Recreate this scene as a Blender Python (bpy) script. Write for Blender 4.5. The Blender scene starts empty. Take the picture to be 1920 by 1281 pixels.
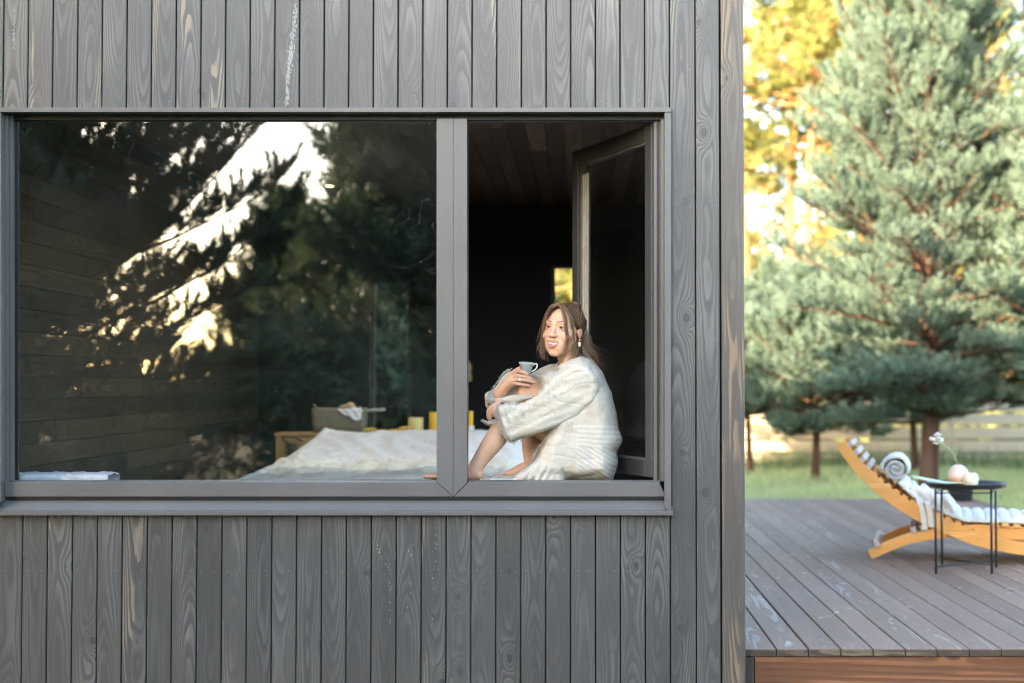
import bpy, bmesh, math, random
import numpy as np
from mathutils import Vector, Matrix, noise as mnoise
R = math.radians
random.seed(7)
SC = bpy.context.scene
COL = SC.collection
# ------------------------------------------------------------------ camera model
F_PX, PX0, PY0 = 2667.0, 1090.0, 640.5
PITCH, CAMY, EYE = R(1.65), -6.06, 1.145
cp, sp_ = math.cos(PITCH), math.sin(PITCH)

def P(px, py, y=0.0):
    """world point on the plane Y=y that the photo shows at pixel (px, py)"""
    dx = (px - PX0) / F_PX
    dy = (PY0 - py) / F_PX
    t = (y - CAMY) / (cp - dy * sp_)
    return Vector((t * dx, y, EYE + t * (sp_ + dy * cp)))

def px2m(y=0.0):
    return (y - CAMY) / F_PX

# ------------------------------------------------------------------ object helpers
def link(o):
    COL.objects.link(o)
    return o

def tag(o, label=None, cat=None, group=None, kind=None):
    if label: o['label'] = label
    if cat: o['category'] = cat
    if group: o['group'] = group
    if kind: o['kind'] = kind
    return o

def empty(name, loc=(0, 0, 0), parent=None):
    o = bpy.data.objects.new(name, None)
    o.location = loc
    o.empty_display_size = 0.1
    link(o)
    if parent: par(o, parent)
    return o

def par(o, parent):
    o.parent = parent
    # meshes are written in world coordinates; keep them there
    M = Matrix.Identity(4)
    p = parent
    chain = []
    while p is not None:
        chain.append(p)
        p = p.parent
    W = Matrix.Identity(4)
    for q in reversed(chain):
        W = W @ q.matrix_parent_inverse @ Matrix.LocRotScale(q.location, q.rotation_euler, q.scale)
    o.matrix_parent_inverse = W.inverted()

def mesh_np(name, verts, faces_loops, sizes, mat=None, parent=None, smooth=False, attrs=None, mats=None, midx=None):
    """verts (n,3); faces_loops flat int array; sizes per-face"""
    me = bpy.data.meshes.new(name)
    verts = np.ascontiguousarray(verts, dtype=np.float32)
    loops = np.ascontiguousarray(faces_loops, dtype=np.int32).ravel()
    sizes = np.ascontiguousarray(sizes, dtype=np.int32)
    me.vertices.add(len(verts)); me.vertices.foreach_set('co', verts.ravel())
    me.loops.add(len(loops)); me.loops.foreach_set('vertex_index', loops)
    me.polygons.add(len(sizes))
    st = np.zeros(len(sizes), np.int32); st[1:] = np.cumsum(sizes)[:-1]
    me.polygons.foreach_set('loop_start', st)
    me.update(calc_edges=True)
    me.validate()
    if smooth:
        me.polygons.foreach_set('use_smooth', np.ones(len(me.polygons), bool))
    if attrs:
        for k, (typ, arr) in attrs.items():
            a = me.attributes.new(k, typ, 'POINT')
            arr = np.ascontiguousarray(arr, dtype=np.float32)
            if typ == 'FLOAT': a.data.foreach_set('value', arr.ravel())
            elif typ == 'FLOAT_VECTOR': a.data.foreach_set('vector', arr.ravel())
            elif typ == 'FLOAT_COLOR': a.data.foreach_set('color', arr.ravel())
    if mats:
        for m in mats: me.materials.append(m)
        if midx is not None: me.polygons.foreach_set('material_index', np.ascontiguousarray(midx, dtype=np.int32))
    elif mat: me.materials.append(mat)
    o = bpy.data.objects.new(name, me)
    link(o)
    if parent: par(o, parent)
    return o

class MB:
    """collects simple shapes; build() links them as one mesh object"""
    def __init__(s):
        s.v = []; s.f = []; s.pl = []; s.n = 0; s.hasp = False
    def add(s, verts, faces, pl=None):
        b = s.n
        s.v += [tuple(v) for v in verts]
        s.f += [tuple(i + b for i in f) for f in faces]
        s.n += len(verts)
        if pl is not None: s.hasp = True; s.pl += list(pl)
        else: s.pl += [(0, 0, 0)] * len(verts)
    def box(s, x0, x1, y0, y1, z0, z1, M=None, pl=None):
        vs = [Vector((x, y, z)) for x in (x0, x1) for y in (y0, y1) for z in (z0, z1)]
        if M is not None: vs = [M @ v for v in vs]
        s.add(vs, [(0, 1, 3, 2), (4, 6, 7, 5), (0, 4, 5, 1), (2, 3, 7, 6), (0, 2, 6, 4), (1, 5, 7, 3)], pl)
    def prism_xz(s, poly, y0, y1, pl=None):
        """poly: list of Vectors (x,?,z)"""
        n = len(poly)
        vs = [Vector((p[0], y0, p[2])) for p in poly] + [Vector((p[0], y1, p[2])) for p in poly]
        fs = [tuple(range(n)), tuple(range(2 * n - 1, n - 1, -1))]
        fs += [(i, i + n, (i + 1) % n + n, (i + 1) % n) for i in range(n)]
        s.add(vs, fs, pl)
    def tube(s, pts, rad, seg=8, cap=True, closed=False, flat=None):
        pts = [Vector(p) for p in pts]
        n = len(pts)
        if not hasattr(rad, '__len__'): rad = [rad] * n
        rings = []
        up = Vector((0.13, 0.31, 0.94)).normalized()
        prevx = None
        for i, p in enumerate(pts):
            if closed: t = pts[(i + 1) % n] - pts[i - 1]
            elif i == 0: t = pts[1] - pts[0]
            elif i == n - 1: t = pts[-1] - pts[-2]
            else: t = pts[i + 1] - pts[i - 1]
            if t.length < 1e-9: t = Vector((0, 0, 1))
            t.normalize()
            if prevx is None:
                x = t.cross(up)
                if x.length < 0.05: x = t.cross(Vector((1, 0, 0)))
            else:
                x = prevx - t * prevx.dot(t)
            x.normalize(); prevx = x
            y = t.cross(x)
            fl = flat if flat else 1.0
            rings.append([p + (x * math.cos(2 * math.pi * k / seg) + y * (math.sin(2 * math.pi * k / seg) * fl)) * rad[i] for k in range(seg)])
        vs = [v for r in rings for v in r]
        fs = []
        m = n if closed else n - 1
        for i in range(m):
            a = i * seg; b = ((i + 1) % n) * seg
            for k in range(seg):
                k2 = (k + 1) % seg
                fs.append((a + k, a + k2, b + k2, b + k))
        if cap and not closed:
            fs.append(tuple(range(seg - 1, -1, -1)))
            fs.append(tuple((n - 1) * seg + k for k in range(seg)))
        s.add(vs, fs)
    def lathe(s, prof, centre, seg=32, wob=None, M=None):
        """prof: list of (r, z); closed when r==0 at the ends"""
        c = Vector(centre)
        vs = []
        for (r, z) in prof:
            for k in range(seg):
                a = 2 * math.pi * k / seg
                rr = r * (wob(a, z) if wob else 1.0)
                v = Vector((rr * math.cos(a), rr * math.sin(a), z))
                if M is not None: v = M @ v
                vs.append(c + v)
        fs = []
        for i in range(len(prof) - 1):
            for k in range(seg):
                k2 = (k + 1) % seg
                fs.append((i * seg + k, i * seg + k2, (i + 1) * seg + k2, (i + 1) * seg + k))
        if prof[0][0] > 1e-6: fs.append(tuple(range(seg - 1, -1, -1)))
        if prof[-1][0] > 1e-6: fs.append(tuple((len(prof) - 1) * seg + k for k in range(seg)))
        s.add(vs, fs)
    def ball(s, c, r, seg=12, rings=8, sc=(1, 1, 1)):
        prof = [(math.sin(math.pi * i / rings), -math.cos(math.pi * i / rings)) for i in range(rings + 1)]
        c = Vector(c); vs = []
        for (q, z) in prof:
            for k in range(seg):
                a = 2 * math.pi * k / seg
                vs.append(c + Vector((q * math.cos(a) * r * sc[0], q * math.sin(a) * r * sc[1], z * r * sc[2])))
        fs = [(i * seg + k, i * seg + (k + 1) % seg, (i + 1) * seg + (k + 1) % seg, (i + 1) * seg + k) for i in range(rings) for k in range(seg)]
        s.add(vs, fs)
    def build(s, name, mat=None, parent=None, smooth=False, bevel=0, weld=False):
        me = bpy.data.meshes.new(name)
        me.from_pydata(s.v, [], s.f)
        me.update()
        if s.hasp:
            a = me.attributes.new('pl', 'FLOAT_VECTOR', 'POINT')
            a.data.foreach_set('vector', np.array(s.pl, np.float32).ravel())
        if weld:
            bm = bmesh.new(); bm.from_mesh(me)
            bmesh.ops.remove_doubles(bm, verts=bm.verts, dist=1e-5)
            bm.to_mesh(me); bm.free()
        bm = bmesh.new(); bm.from_mesh(me)
        bmesh.ops.recalc_face_normals(bm, faces=bm.faces)
        bm.to_mesh(me); bm.free()
        if smooth:
            me.polygons.foreach_set('use_smooth', np.ones(len(me.polygons), bool))
        if mat: me.materials.append(mat)
        o = bpy.data.objects.new(name, me)
        link(o)
        if parent: par(o, parent)
        if bevel:
            m = o.modifiers.new('bev', 'BEVEL'); m.width = bevel; m.segments = 2; m.limit_method = 'ANGLE'
        return o

def smooth_path(pts, n=40):
    """Catmull-Rom through points (tuples of any dim)"""
    pts = [np.array(p, float) for p in pts]
    P_ = [2 * pts[0] - pts[1]] + pts + [2 * pts[-1] - pts[-2]]
    out = []
    segs = len(pts) - 1
    for k in range(n):
        u = k / (n - 1) * segs
        i = min(int(u), segs - 1); t = u - i
        a, b, c, d = P_[i], P_[i + 1], P_[i + 2], P_[i + 3]
        out.append(0.5 * ((2 * b) + (-a + c) * t + (2 * a - 5 * b + 4 * c - d) * t * t + (-a + 3 * b - 3 * c + d) * t ** 3))
    return out

# ------------------------------------------------------------------ signed-distance sculpting
class SDF:
    def __init__(s, lo, hi, h):
        s.lo = np.array(lo, np.float32); s.h = h
        s.n = np.ceil((np.array(hi) - np.array(lo)) / h).astype(int) + 1
        s.f = np.full(tuple(s.n), 1.0, np.float32)
        s.ax = [s.lo[i] + h * np.arange(s.n[i], dtype=np.float32) for i in range(3)]
    def region(s, lo, hi):
        i0 = np.maximum(np.floor((np.array(lo) - s.lo) / s.h).astype(int), 0)
        i1 = np.minimum(np.ceil((np.array(hi) - s.lo) / s.h).astype(int) + 1, s.n)
        if np.any(i1 <= i0): return None
        sl = tuple(slice(i0[k], i1[k]) for k in range(3))
        X = s.ax[0][sl[0]][:, None, None]; Y = s.ax[1][sl[1]][None, :, None]; Z = s.ax[2][sl[2]][None, None, :]
        return sl, X, Y, Z
    def comb(s, sl, d, k, op):
        g = s.f[sl]
        if op == 'add':
            if k > 0:
                h = np.maximum(k - np.abs(g - d), 0) / k
                s.f[sl] = np.minimum(g, d) - h * h * k * 0.25
            else: s.f[sl] = np.minimum(g, d)
        else:
            d = -d
            if k > 0:
                h = np.maximum(k - np.abs(g - d), 0) / k
                s.f[sl] = np.maximum(g, d) + h * h * k * 0.25
            else: s.f[sl] = np.maximum(g, d)
    def cap(s, a, b, ra, rb=None, k=0.0, op='add'):
        a = np.array(a, np.float32); b = np.array(b, np.float32)
        rb = ra if rb is None else rb
        m = max(ra, rb) + k + 4 * s.h
        r = s.region(np.minimum(a, b) - m, np.maximum(a, b) + m)
        if r is None: return
        sl, X, Y, Z = r
        ab = b - a; L = float(ab @ ab) + 1e-12
        t = ((X - a[0]) * ab[0] + (Y - a[1]) * ab[1] + (Z - a[2]) * ab[2]) / L
        t = np.clip(t, 0, 1)
        d = np.sqrt((X - a[0] - t * ab[0]) ** 2 + (Y - a[1] - t * ab[1]) ** 2 + (Z - a[2] - t * ab[2]) ** 2) - (ra + (rb - ra) * t)
        s.comb(sl, d, k, op)
    def chain(s, pts, rad, k=0.0, op='add', n=None):
        q = smooth_path([list(p) + [r] for p, r in zip(pts, rad)], n or (len(pts) * 4))
        for i in range(len(q) - 1):
            s.cap(q[i][:3], q[i + 1][:3], float(q[i][3]), float(q[i + 1][3]), k if i == 0 else min(k, 0.006), op)
    def ell(s, c, rad, k=0.0, op='add', M=None):
        """M: 3x3 whose rows are the local axes"""
        c = np.array(c, np.float32); rad = np.array(rad, np.float32)
        m = float(rad.max()) + k + 4 * s.h
        r = s.region(c - m, c + m)
        if r is None: return
        sl, X, Y, Z = r
        x, y, z = X - c[0], Y - c[1], Z - c[2]
        if M is not None:
            M = np.array(M, np.float32)
            x, y, z = (M[0, 0] * x + M[0, 1] * y + M[0, 2] * z, M[1, 0] * x + M[1, 1] * y + M[1, 2] * z, M[2, 0] * x + M[2, 1] * y + M[2, 2] * z)
        k0 = np.sqrt((x / rad[0]) ** 2 + (y / rad[1]) ** 2 + (z / rad[2]) ** 2)
        k1 = np.sqrt((x / rad[0] ** 2) ** 2 + (y / rad[1] ** 2) ** 2 + (z / rad[2] ** 2) ** 2) + 1e-6
        d = k0 * (k0 - 1.0) / k1
        s.comb(sl, d, k, op)
    def slab(s, poly, yc, tmax, w, k=0.0, op='add', flat=0.0):
        """an outline in XZ inflated to thickness 2*tmax about depth yc (yc, tmax may be callables of X,Z)"""
        poly = np.array([(p[0], p[2]) for p in poly], np.float32)
        lo = (poly[:, 0].min() - k - 4 * s.h, -9, poly[:, 1].min() - k - 4 * s.h)
        hi = (poly[:, 0].max() + k + 4 * s.h, 9, poly[:, 1].max() + k + 4 * s.h)
        r = s.region(lo, hi)
        sl, X, Y, Z = r
        x = X[:, 0, 0][:, None]; z = Z[0, 0, :][None, :]
        d2 = np.full((x.shape[0], z.shape[1]), 9.0, np.float32)
        inside = np.zeros(d2.shape, bool)
        n = len(poly)
        for i in range(n):
            a = poly[i]; b = poly[(i + 1) % n]; e = b - a
            t = np.clip(((x - a[0]) * e[0] + (z - a[1]) * e[1]) / (e @ e + 1e-12), 0, 1)
            d2 = np.minimum(d2, (x - a[0] - t * e[0]) ** 2 + (z - a[1] - t * e[1]) ** 2)
            c = (a[1] > z) != (b[1] > z)
            xi = (b[0] - a[0]) * (z - a[1]) / (b[1] - a[1] + 1e-12) + a[0]
            inside ^= c & (x < xi)
        d = np.sqrt(d2); d = np.where(inside, -d, d)
        q = np.clip(-d / w, 0, 1)
        T = (tmax(x, z) if callable(tmax) else tmax) * (flat + (1 - flat) * np.sqrt(1 - (1 - q) ** 2))
        yy = yc(x, z) if callable(yc) else yc * np.ones_like(d)
        dy = np.abs(Y - yy[:, None, :]) - T[:, None, :]
        D = np.where((d[:, None, :] > 0), np.sqrt(np.maximum(d, 0)[:, None, :] ** 2 + np.maximum(dy, 0) ** 2), np.maximum(dy * 0.8, d[:, None, :]))
        s.comb(sl, D.astype(np.float32), k, op)
    def disp(s, fn, band=0.03):
        """add fn(X,Y,Z) to the field near the surface"""
        m = np.abs(s.f) < band
        I = np.nonzero(m)
        s.f[m] += fn(s.ax[0][I[0]], s.ax[1][I[1]], s.ax[2][I[2]]).astype(np.float32)
    def nets(s, smooth=1):
        f = s.f; neg = f < 0
        c = neg[:-1, :-1, :-1].astype(np.int8)
        for dx, dy, dz in ((1, 0, 0), (0, 1, 0), (0, 0, 1), (1, 1, 0), (1, 0, 1), (0, 1, 1), (1, 1, 1)):
            c = c + neg[dx:f.shape[0] - 1 + dx, dy:f.shape[1] - 1 + dy, dz:f.shape[2] - 1 + dz]
        act = (c > 0) & (c < 8)
        idx = np.full(act.shape, -1, np.int32)
        I = np.nonzero(act); n = len(I[0])
        idx[I] = np.arange(n)
        acc = np.zeros((n, 3)); cnt = np.zeros(n)
        cor = [(0, 0, 0), (1, 0, 0), (0, 1, 0), (1, 1, 0), (0, 0, 1), (1, 0, 1), (0, 1, 1), (1, 1, 1)]
        for a in range(8):
            for b in range(a + 1, 8):
                A, B = cor[a], cor[b]
                if sum(abs(A[i] - B[i]) for i in range(3)) != 1: continue
                fa = f[I[0] + A[0], I[1] + A[1], I[2] + A[2]]; fb = f[I[0] + B[0], I[1] + B[1], I[2] + B[2]]
                x = (fa < 0) != (fb < 0)
                t = np.where(x, fa / np.where(fa == fb, 1, fa - fb), 0)
                for i in range(3): acc[:, i] += np.where(x, A[i] + (B[i] - A[i]) * t, 0)
                cnt += x
        V = (acc / cnt[:, None] + np.stack(I, 1)) * s.h + s.lo
        F = []
        for ax in range(3):
            o1, o2 = [(1, 2), (2, 0), (0, 1)][ax]
            n0 = neg; sl0 = [slice(None)] * 3; sl1 = [slice(None)] * 3
            sl0[ax] = slice(0, -1); sl1[ax] = slice(1, None)
            for o in (o1, o2):
                sl0[o] = slice(1, -1); sl1[o] = slice(1, -1)
            a = neg[tuple(sl0)]; b = neg[tuple(sl1)]
            J = np.array(np.nonzero(a != b))
            sgn = a[tuple(J)]
            for o in (o1, o2): J[o] += 1
            def cell(d1, d2):
                q = J.copy(); q[o1] -= d1; q[o2] -= d2
                return idx[q[0], q[1], q[2]]
            q = np.stack([cell(1, 1), cell(0, 1), cell(0, 0), cell(1, 0)], 1)
            q[~sgn] = q[~sgn][:, ::-1]
            F.append(q)
        F = np.concatenate(F)
        F = F[(F >= 0).all(1)]
        for _ in range(smooth):
            S = np.zeros_like(V); C = np.zeros(len(V))
            for a, b in ((0, 1), (1, 2), (2, 3), (3, 0)):
                for u, w in ((a, b), (b, a)):
                    for i in range(3): S[:, i] += np.bincount(F[:, u], V[F[:, w], i], len(V))
                    C += np.bincount(F[:, u], minlength=len(V))
            V = 0.5 * V + 0.5 * S / np.maximum(C, 1)[:, None]
        return V, F

def sdf_obj(name, parts, mat, parent, colour=None):
    """parts: list of (V,F) joined into one mesh"""
    V = np.concatenate([p[0] for p in parts]); off = 0; Fs = []
    for p in parts:
        Fs.append(p[1] + off); off += len(p[0])
    F = np.concatenate(Fs)
    at = {}
    if colour is not None:
        at['col'] = ('FLOAT_COLOR', colour(V))
    return mesh_np(name, V, F, np.full(len(F), 4), mat, parent, True, at)

def merge_into(o, mb, mat):
    """put the collected pieces into o's mesh with their own material slot"""
    me = o.data; me.materials.append(mat); k = len(me.materials) - 1
    bm = bmesh.new(); bm.from_mesh(me)
    vs = [bm.verts.new(v) for v in mb.v]
    for f in mb.f:
        try:
            q = bm.faces.new([vs[i] for i in f]); q.material_index = k; q.smooth = True
        except ValueError: pass
    bm.to_mesh(me); bm.free()
# ------------------------------------------------------------------ materials
class Mat:
    def __init__(s, name, **kw):
        s.m = bpy.data.materials.new(name); s.m.use_nodes = True
        s.nt = s.m.node_tree
        s.b = s.nt.nodes['Principled BSDF']
        for k, v in kw.items(): s.set(k, v)
    def set(s, k, v):
        names = {'color': 'Base Color', 'rough': 'Roughness', 'metal': 'Metallic', 'spec': 'Specular IOR Level', 'normal': 'Normal',
                 'sss': 'Subsurface Weight', 'sssr': 'Subsurface Radius', 'ssss': 'Subsurface Scale', 'trans': 'Transmission Weight', 'coat': 'Coat Weight',
                 'sheen': 'Sheen Weight', 'alpha': 'Alpha', 'emit': 'Emission Color', 'estr': 'Emission Strength'}
        s.inp(s.b.inputs[names.get(k, k)], v)
    def inp(s, i, v):
        if isinstance(v, bpy.types.NodeSocket): s.nt.links.new(v, i)
        else:
            if i.type == 'RGBA' and len(v) == 3: v = tuple(v) + (1,)
            i.default_value = v
    def node(s, t, outp=0, props=None, **ins):
        n = s.nt.nodes.new(t)
        for k, v in (props or {}).items(): setattr(n, k, v)
        for k, v in ins.items():
            if k.startswith('i') and k[1:].isdigit(): s.inp(n.inputs[int(k[1:])], v)
            else: s.inp(n.inputs[k], v)
        return n.outputs[outp]
    def attr(s, name, out='Vector'):
        n = s.nt.nodes.new('ShaderNodeAttribute'); n.attribute_name = name
        return n.outputs[out]
    def obj(s, out='Object'):
        return s.nt.nodes.new('ShaderNodeTexCoord').outputs[out]
    def math(s, op, a, b=0.0, c=0.0, clamp=False):
        return s.node('ShaderNodeMath', 0, {'operation': op, 'use_clamp': clamp}, i0=a, i1=b, i2=c)
    def vmath(s, op, a, b=(0, 0, 0), out=0, scale=None):
        n = s.nt.nodes.new('ShaderNodeVectorMath'); n.operation = op
        s.inp(n.inputs[0], a); s.inp(n.inputs[1], b)
        if scale is not None: s.inp(n.inputs['Scale'], scale)
        return n.outputs[out]
    def noise(s, vec, scale=5, detail=3, rough=0.5, out=0, dist=0.0):
        return s.node('ShaderNodeTexNoise', out, None, Vector=vec, Scale=scale, Detail=detail, Roughness=rough, Distortion=dist)
    def vor(s, vec, scale=5, out='Distance', dims='3D', feature='F1', rnd=1.0):
        n = s.nt.nodes.new('ShaderNodeTexVoronoi'); n.voronoi_dimensions = dims; n.feature = feature
        s.inp(n.inputs['Vector'], vec); s.inp(n.inputs['Scale'], scale); s.inp(n.inputs['Randomness'], rnd)
        return n.outputs[out]
    def mix(s, f, a, b, blend='MIX'):
        n = s.nt.nodes.new('ShaderNodeMix'); n.data_type = 'RGBA'; n.blend_type = blend
        s.inp(n.inputs[0], f); s.inp(n.inputs[6], a); s.inp(n.inputs[7], b)
        return n.outputs[2]
    def ramp(s, v, lo, hi, a=0.0, b=1.0, smooth=True):
        n = s.nt.nodes.new('ShaderNodeMapRange'); n.interpolation_type = 'SMOOTHSTEP' if smooth else 'LINEAR'
        for i, x in enumerate((v, lo, hi, a, b)): s.inp(n.inputs[i], x)
        return n.outputs[0]
    def sep(s, v):
        n = s.nt.nodes.new('ShaderNodeSeparateXYZ'); s.inp(n.inputs[0], v)
        return n.outputs
    def comb(s, x, y, z):
        return s.node('ShaderNodeCombineXYZ', 0, None, i0=x, i1=y, i2=z)
    def bump(s, h, strength=0.3, dist=0.01):
        return s.node('ShaderNodeBump', 0, None, Height=h, Strength=strength, Distance=dist)
    def mapv(s, v, sc=(1, 1, 1), loc=(0, 0, 0), rot=(0, 0, 0)):
        n = s.nt.nodes.new('ShaderNodeMapping'); s.inp(n.inputs['Vector'], v)
        n.inputs['Scale'].default_value = sc; n.inputs['Location'].default_value = loc; n.inputs['Rotation'].default_value = rot
        return n.outputs[0]

def plain(name, color, rough=0.6, **kw):
    m = Mat(name, color=color, rough=rough, **kw)
    o = m.obj()
    n = m.noise(o, 9, 4)
    c = m.mix(m.ramp(n, 0.3, 0.7), [x * 0.88 for x in color], [min(1, x * 1.1) for x in color])
    m.set('color', c)
    m.set('normal', m.bump(m.noise(o, 160, 3), 0.12, 0.003))
    return m.m

def wood(name, dark, light, worn, wornlev=0.62, rough=0.55, spacing=0.0085, knots=True, linec=0.75, attr=True, axes=None, spec=0.4, tonevar=0.16, bumpk=0.25, kdark=0.55, wet=None):
    """painted or stained softwood: rings of a board cut near the pith, bent round knots.
    attribute pl = (across, along, board random)"""
    m = Mat(name, rough=rough, spec=spec)
    if attr: u, v, r = m.sep(m.attr('pl'))
    else:
        o3 = m.sep(m.obj()); u, v, r = o3[axes[0]], o3[axes[1]], m.math('MULTIPLY', o3[axes[2]], 0.0)
    rr = m.math('MULTIPLY', r, 53.0)
    vv = m.comb(m.math('MULTIPLY', u, 6.0), m.math('MULTIPLY', v, 1.1), rr)
    n1 = m.noise(vv, 1.0, 2)
    n2 = m.noise(m.comb(m.math('MULTIPLY', u, 22.0), m.math('MULTIPLY', v, 5.0), rr), 1.0, 2)
    uo = m.math('ADD', u, m.math('MULTIPLY', m.math('SUBTRACT', m.noise(m.comb(0.0, m.math('MULTIPLY', v, 0.25), m.math('ADD', rr, 9.0)), 1.0, 0), 0.5), 0.11))
    p = m.math('ADD', 0.006, m.math('MULTIPLY', m.noise(m.comb(3.0, m.math('MULTIPLY', v, 0.8), rr), 1.0, 1), 0.13))
    ring = m.math('SQRT', m.math('ADD', m.math('MULTIPLY', uo, uo), m.math('MULTIPLY', p, p)))
    ring = m.math('ADD', ring, m.math('MULTIPLY', n1, 0.024))
    ring = m.math('ADD', ring, m.math('MULTIPLY', n2, 0.008))
    if knots:
        kx, ky = 8.0, 1.5
        kc = m.comb(m.math('ADD', m.math('MULTIPLY', u, kx), m.math('MULTIPLY', rr, 3.1)), m.math('ADD', m.math('MULTIPLY', v, ky), rr), 0.0)
        n = m.nt.nodes.new('ShaderNodeTexVoronoi'); n.voronoi_dimensions = '2D'; n.feature = 'F1'
        m.inp(n.inputs['Vector'], kc); n.inputs['Scale'].default_value = 1.0; n.inputs['Randomness'].default_value = 0.85
        dv = m.vmath('SUBTRACT', n.outputs['Position'], kc)
        sd = m.sep(dv)
        ex = m.math('DIVIDE', sd[0], kx); ey = m.math('DIVIDE', sd[1], ky)
        cr = m.sep(n.outputs['Color'])
        sz = m.ramp(cr[0], 0.30, 1.0, 0.0, 1.0, False)
        # rings bend round the knot
        q = m.math('ADD', m.math('POWER', m.math('DIVIDE', ex, 0.026), 2.0), m.math('POWER', m.math('DIVIDE', ey, 0.060), 2.0))
        g = m.math('EXPONENT', m.math('MULTIPLY', q, -1.0))
        ring = m.math('ADD', ring, m.math('MULTIPLY', m.math('MULTIPLY', g, sz), 0.036))
        kr = m.math('MULTIPLY', sz, 0.014)
        kd = m.math('SQRT', m.math('ADD', m.math('MULTIPLY', ex, ex), m.math('MULTIPLY', m.math('MULTIPLY', ey, ey), 0.5)))
        kn = m.math('DIVIDE', kd, m.math('ADD', kr, 0.0005))
        core = m.ramp(kn, 1.15, 0.85)
        halo = m.math('MULTIPLY', m.ramp(kn, 3.2, 0.8), m.ramp(n2, 0.35, 0.6))
    ph = m.math('FRACT', m.math('DIVIDE', ring, spacing))
    late = m.math('MULTIPLY', m.ramp(ph, 0.15, 0.75), m.ramp(ph, 1.0, 0.88))
    amp = m.ramp(m.noise(m.comb(m.math('MULTIPLY', u, 9.0), m.math('MULTIPLY', v, 1.6), m.math('ADD', rr, 20.0)), 1.0, 2), 0.36, 0.70, 0.10, 1.0)
    line = m.math('MULTIPLY', m.math('MULTIPLY', late, amp), linec)
    fine = m.noise(m.comb(m.math('MULTIPLY', u, 420.0), m.math('MULTIPLY', v, 7.0), rr), 1.0, 2)
    tone = m.noise(m.comb(rr, 0.3, 0.7), 3.1, 0)
    c = m.mix(line, dark, light)
    wn = m.noise(m.comb(m.math('MULTIPLY', u, 14.0), m.math('MULTIPLY', v, 1.3), m.math('ADD', rr, 44.0)), 1.0, 3)
    wboard = m.math('MULTIPLY', m.ramp(m.noise(m.comb(rr, 7.3, 2.0), 4.7, 0), 0.35, 0.75), 0.16)
    wmask = m.math('MULTIPLY', m.ramp(wn, m.math('SUBTRACT', wornlev, wboard), m.math('SUBTRACT', wornlev + 0.1, wboard)), m.ramp(late, 0.25, 0.8))
    c = m.mix(m.math('MULTIPLY', wmask, 0.7), c, worn)
    if knots:
        c = m.mix(m.math('MULTIPLY', halo, 0.30), c, [x * kdark for x in dark])
        rings2 = m.ramp(m.math('FRACT', m.math('MULTIPLY', kn, 2.2)), 0.3, 0.8)
        kcol = m.mix(rings2, [x * kdark for x in dark], [x * 0.95 for x in dark])
        edge = m.math('MULTIPLY', m.ramp(kn, 0.72, 0.95), core)
        kcol = m.mix(m.math('MULTIPLY', edge, 0.8), kcol, [x * 0.35 for x in dark])
        c = m.mix(m.math('MULTIPLY', core, m.ramp(sz, 0.02, 0.1)), c, kcol)
    val = m.math('ADD', m.ramp(tone, 0.3, 0.7, 1 - tonevar, 1 + tonevar, False), m.math('MULTIPLY', m.math('SUBTRACT', fine, 0.5), 0.55))
    val = m.math('ADD', val, m.math('MULTIPLY', m.math('SUBTRACT', n1, 0.5), 0.25))
    c = m.mix(1.0, c, m.comb(val, val, val), 'MULTIPLY')
    if wet: c = wet(m, c, u, v, rr)
    m.set('color', c)
    m.set('rough', m.ramp(fine, 0.2, 0.8, rough - 0.06, rough + 0.1))
    h = m.math('ADD', m.math('MULTIPLY', late, 0.5), m.math('MULTIPLY', fine, 0.6))
    m.set('normal', m.bump(h, bumpk, 0.002))
    return m.m

def glass(name, f0=0.055, dust=0.02, tint=(1, 1, 1), smear=True):
    mt = bpy.data.materials.new(name); mt.use_nodes = True
    m = Mat.__new__(Mat); m.m = mt; m.nt = mt.node_tree; m.b = m.nt.nodes['Principled BSDF']
    geo = m.nt.nodes.new('ShaderNodeNewGeometry')
    d = m.vmath('DOT_PRODUCT', geo.outputs['Normal'], geo.outputs['Incoming'], out='Value')
    c = m.math('ABSOLUTE', d)
    fr = m.math('ADD', f0, m.math('MULTIPLY', 1 - f0, m.math('POWER', m.math('SUBTRACT', 1.0, c), 5.0)))
    tr = m.node('ShaderNodeBsdfTransparent', 0, None, Color=tuple(tint) + (1,))
    gl = m.node('ShaderNodeBsdfGlossy', 0, None, Color=(1, 1, 1, 1), Roughness=0.0)
    df = m.node('ShaderNodeBsdfDiffuse', 0, None, Color=(0.6, 0.62, 0.6, 1))
    o = m.obj()
    sp = m.vor(o, 55.0, 'Distance')
    rc = m.sep(m.vor(o, 55.0, 'Color'))
    speck = m.math('MULTIPLY', m.ramp(sp, 0.14, 0.06), m.ramp(rc[0], 0.955, 0.97))
    film = m.math('MULTIPLY', m.ramp(m.noise(o, 1.7, 4), 0.35, 0.75), dust)
    w = m.noise(m.vmath('ADD', m.mapv(o, (1.0, 1.0, 2.6), rot=(0, 0.5, 0)), m.vmath('SCALE', m.noise(o, 1.6, 2, out=1), scale=1.2)), 2.2, 1)
    arc = m.math('MULTIPLY', m.ramp(m.math('ABSOLUTE', m.math('SUBTRACT', m.math('FRACT', m.math('MULTIPLY', w, 7.0)), 0.5)), 0.06, 0.0), m.ramp(m.noise(o, 1.1, 2), 0.52, 0.66))
    f = m.math('ADD', m.math('MULTIPLY', speck, 0.5 if smear else 0.0), m.math('ADD', film, m.math('MULTIPLY', arc, 0.02 if smear else 0.0)), clamp=True)
    s1 = m.node('ShaderNodeMixShader', 0, None, i0=fr, i1=tr, i2=gl)
    s2 = m.node('ShaderNodeMixShader', 0, None, i0=f, i1=s1, i2=df)
    m.nt.links.new(s2, m.nt.nodes['Material Output'].inputs['Surface'])
    return mt

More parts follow.
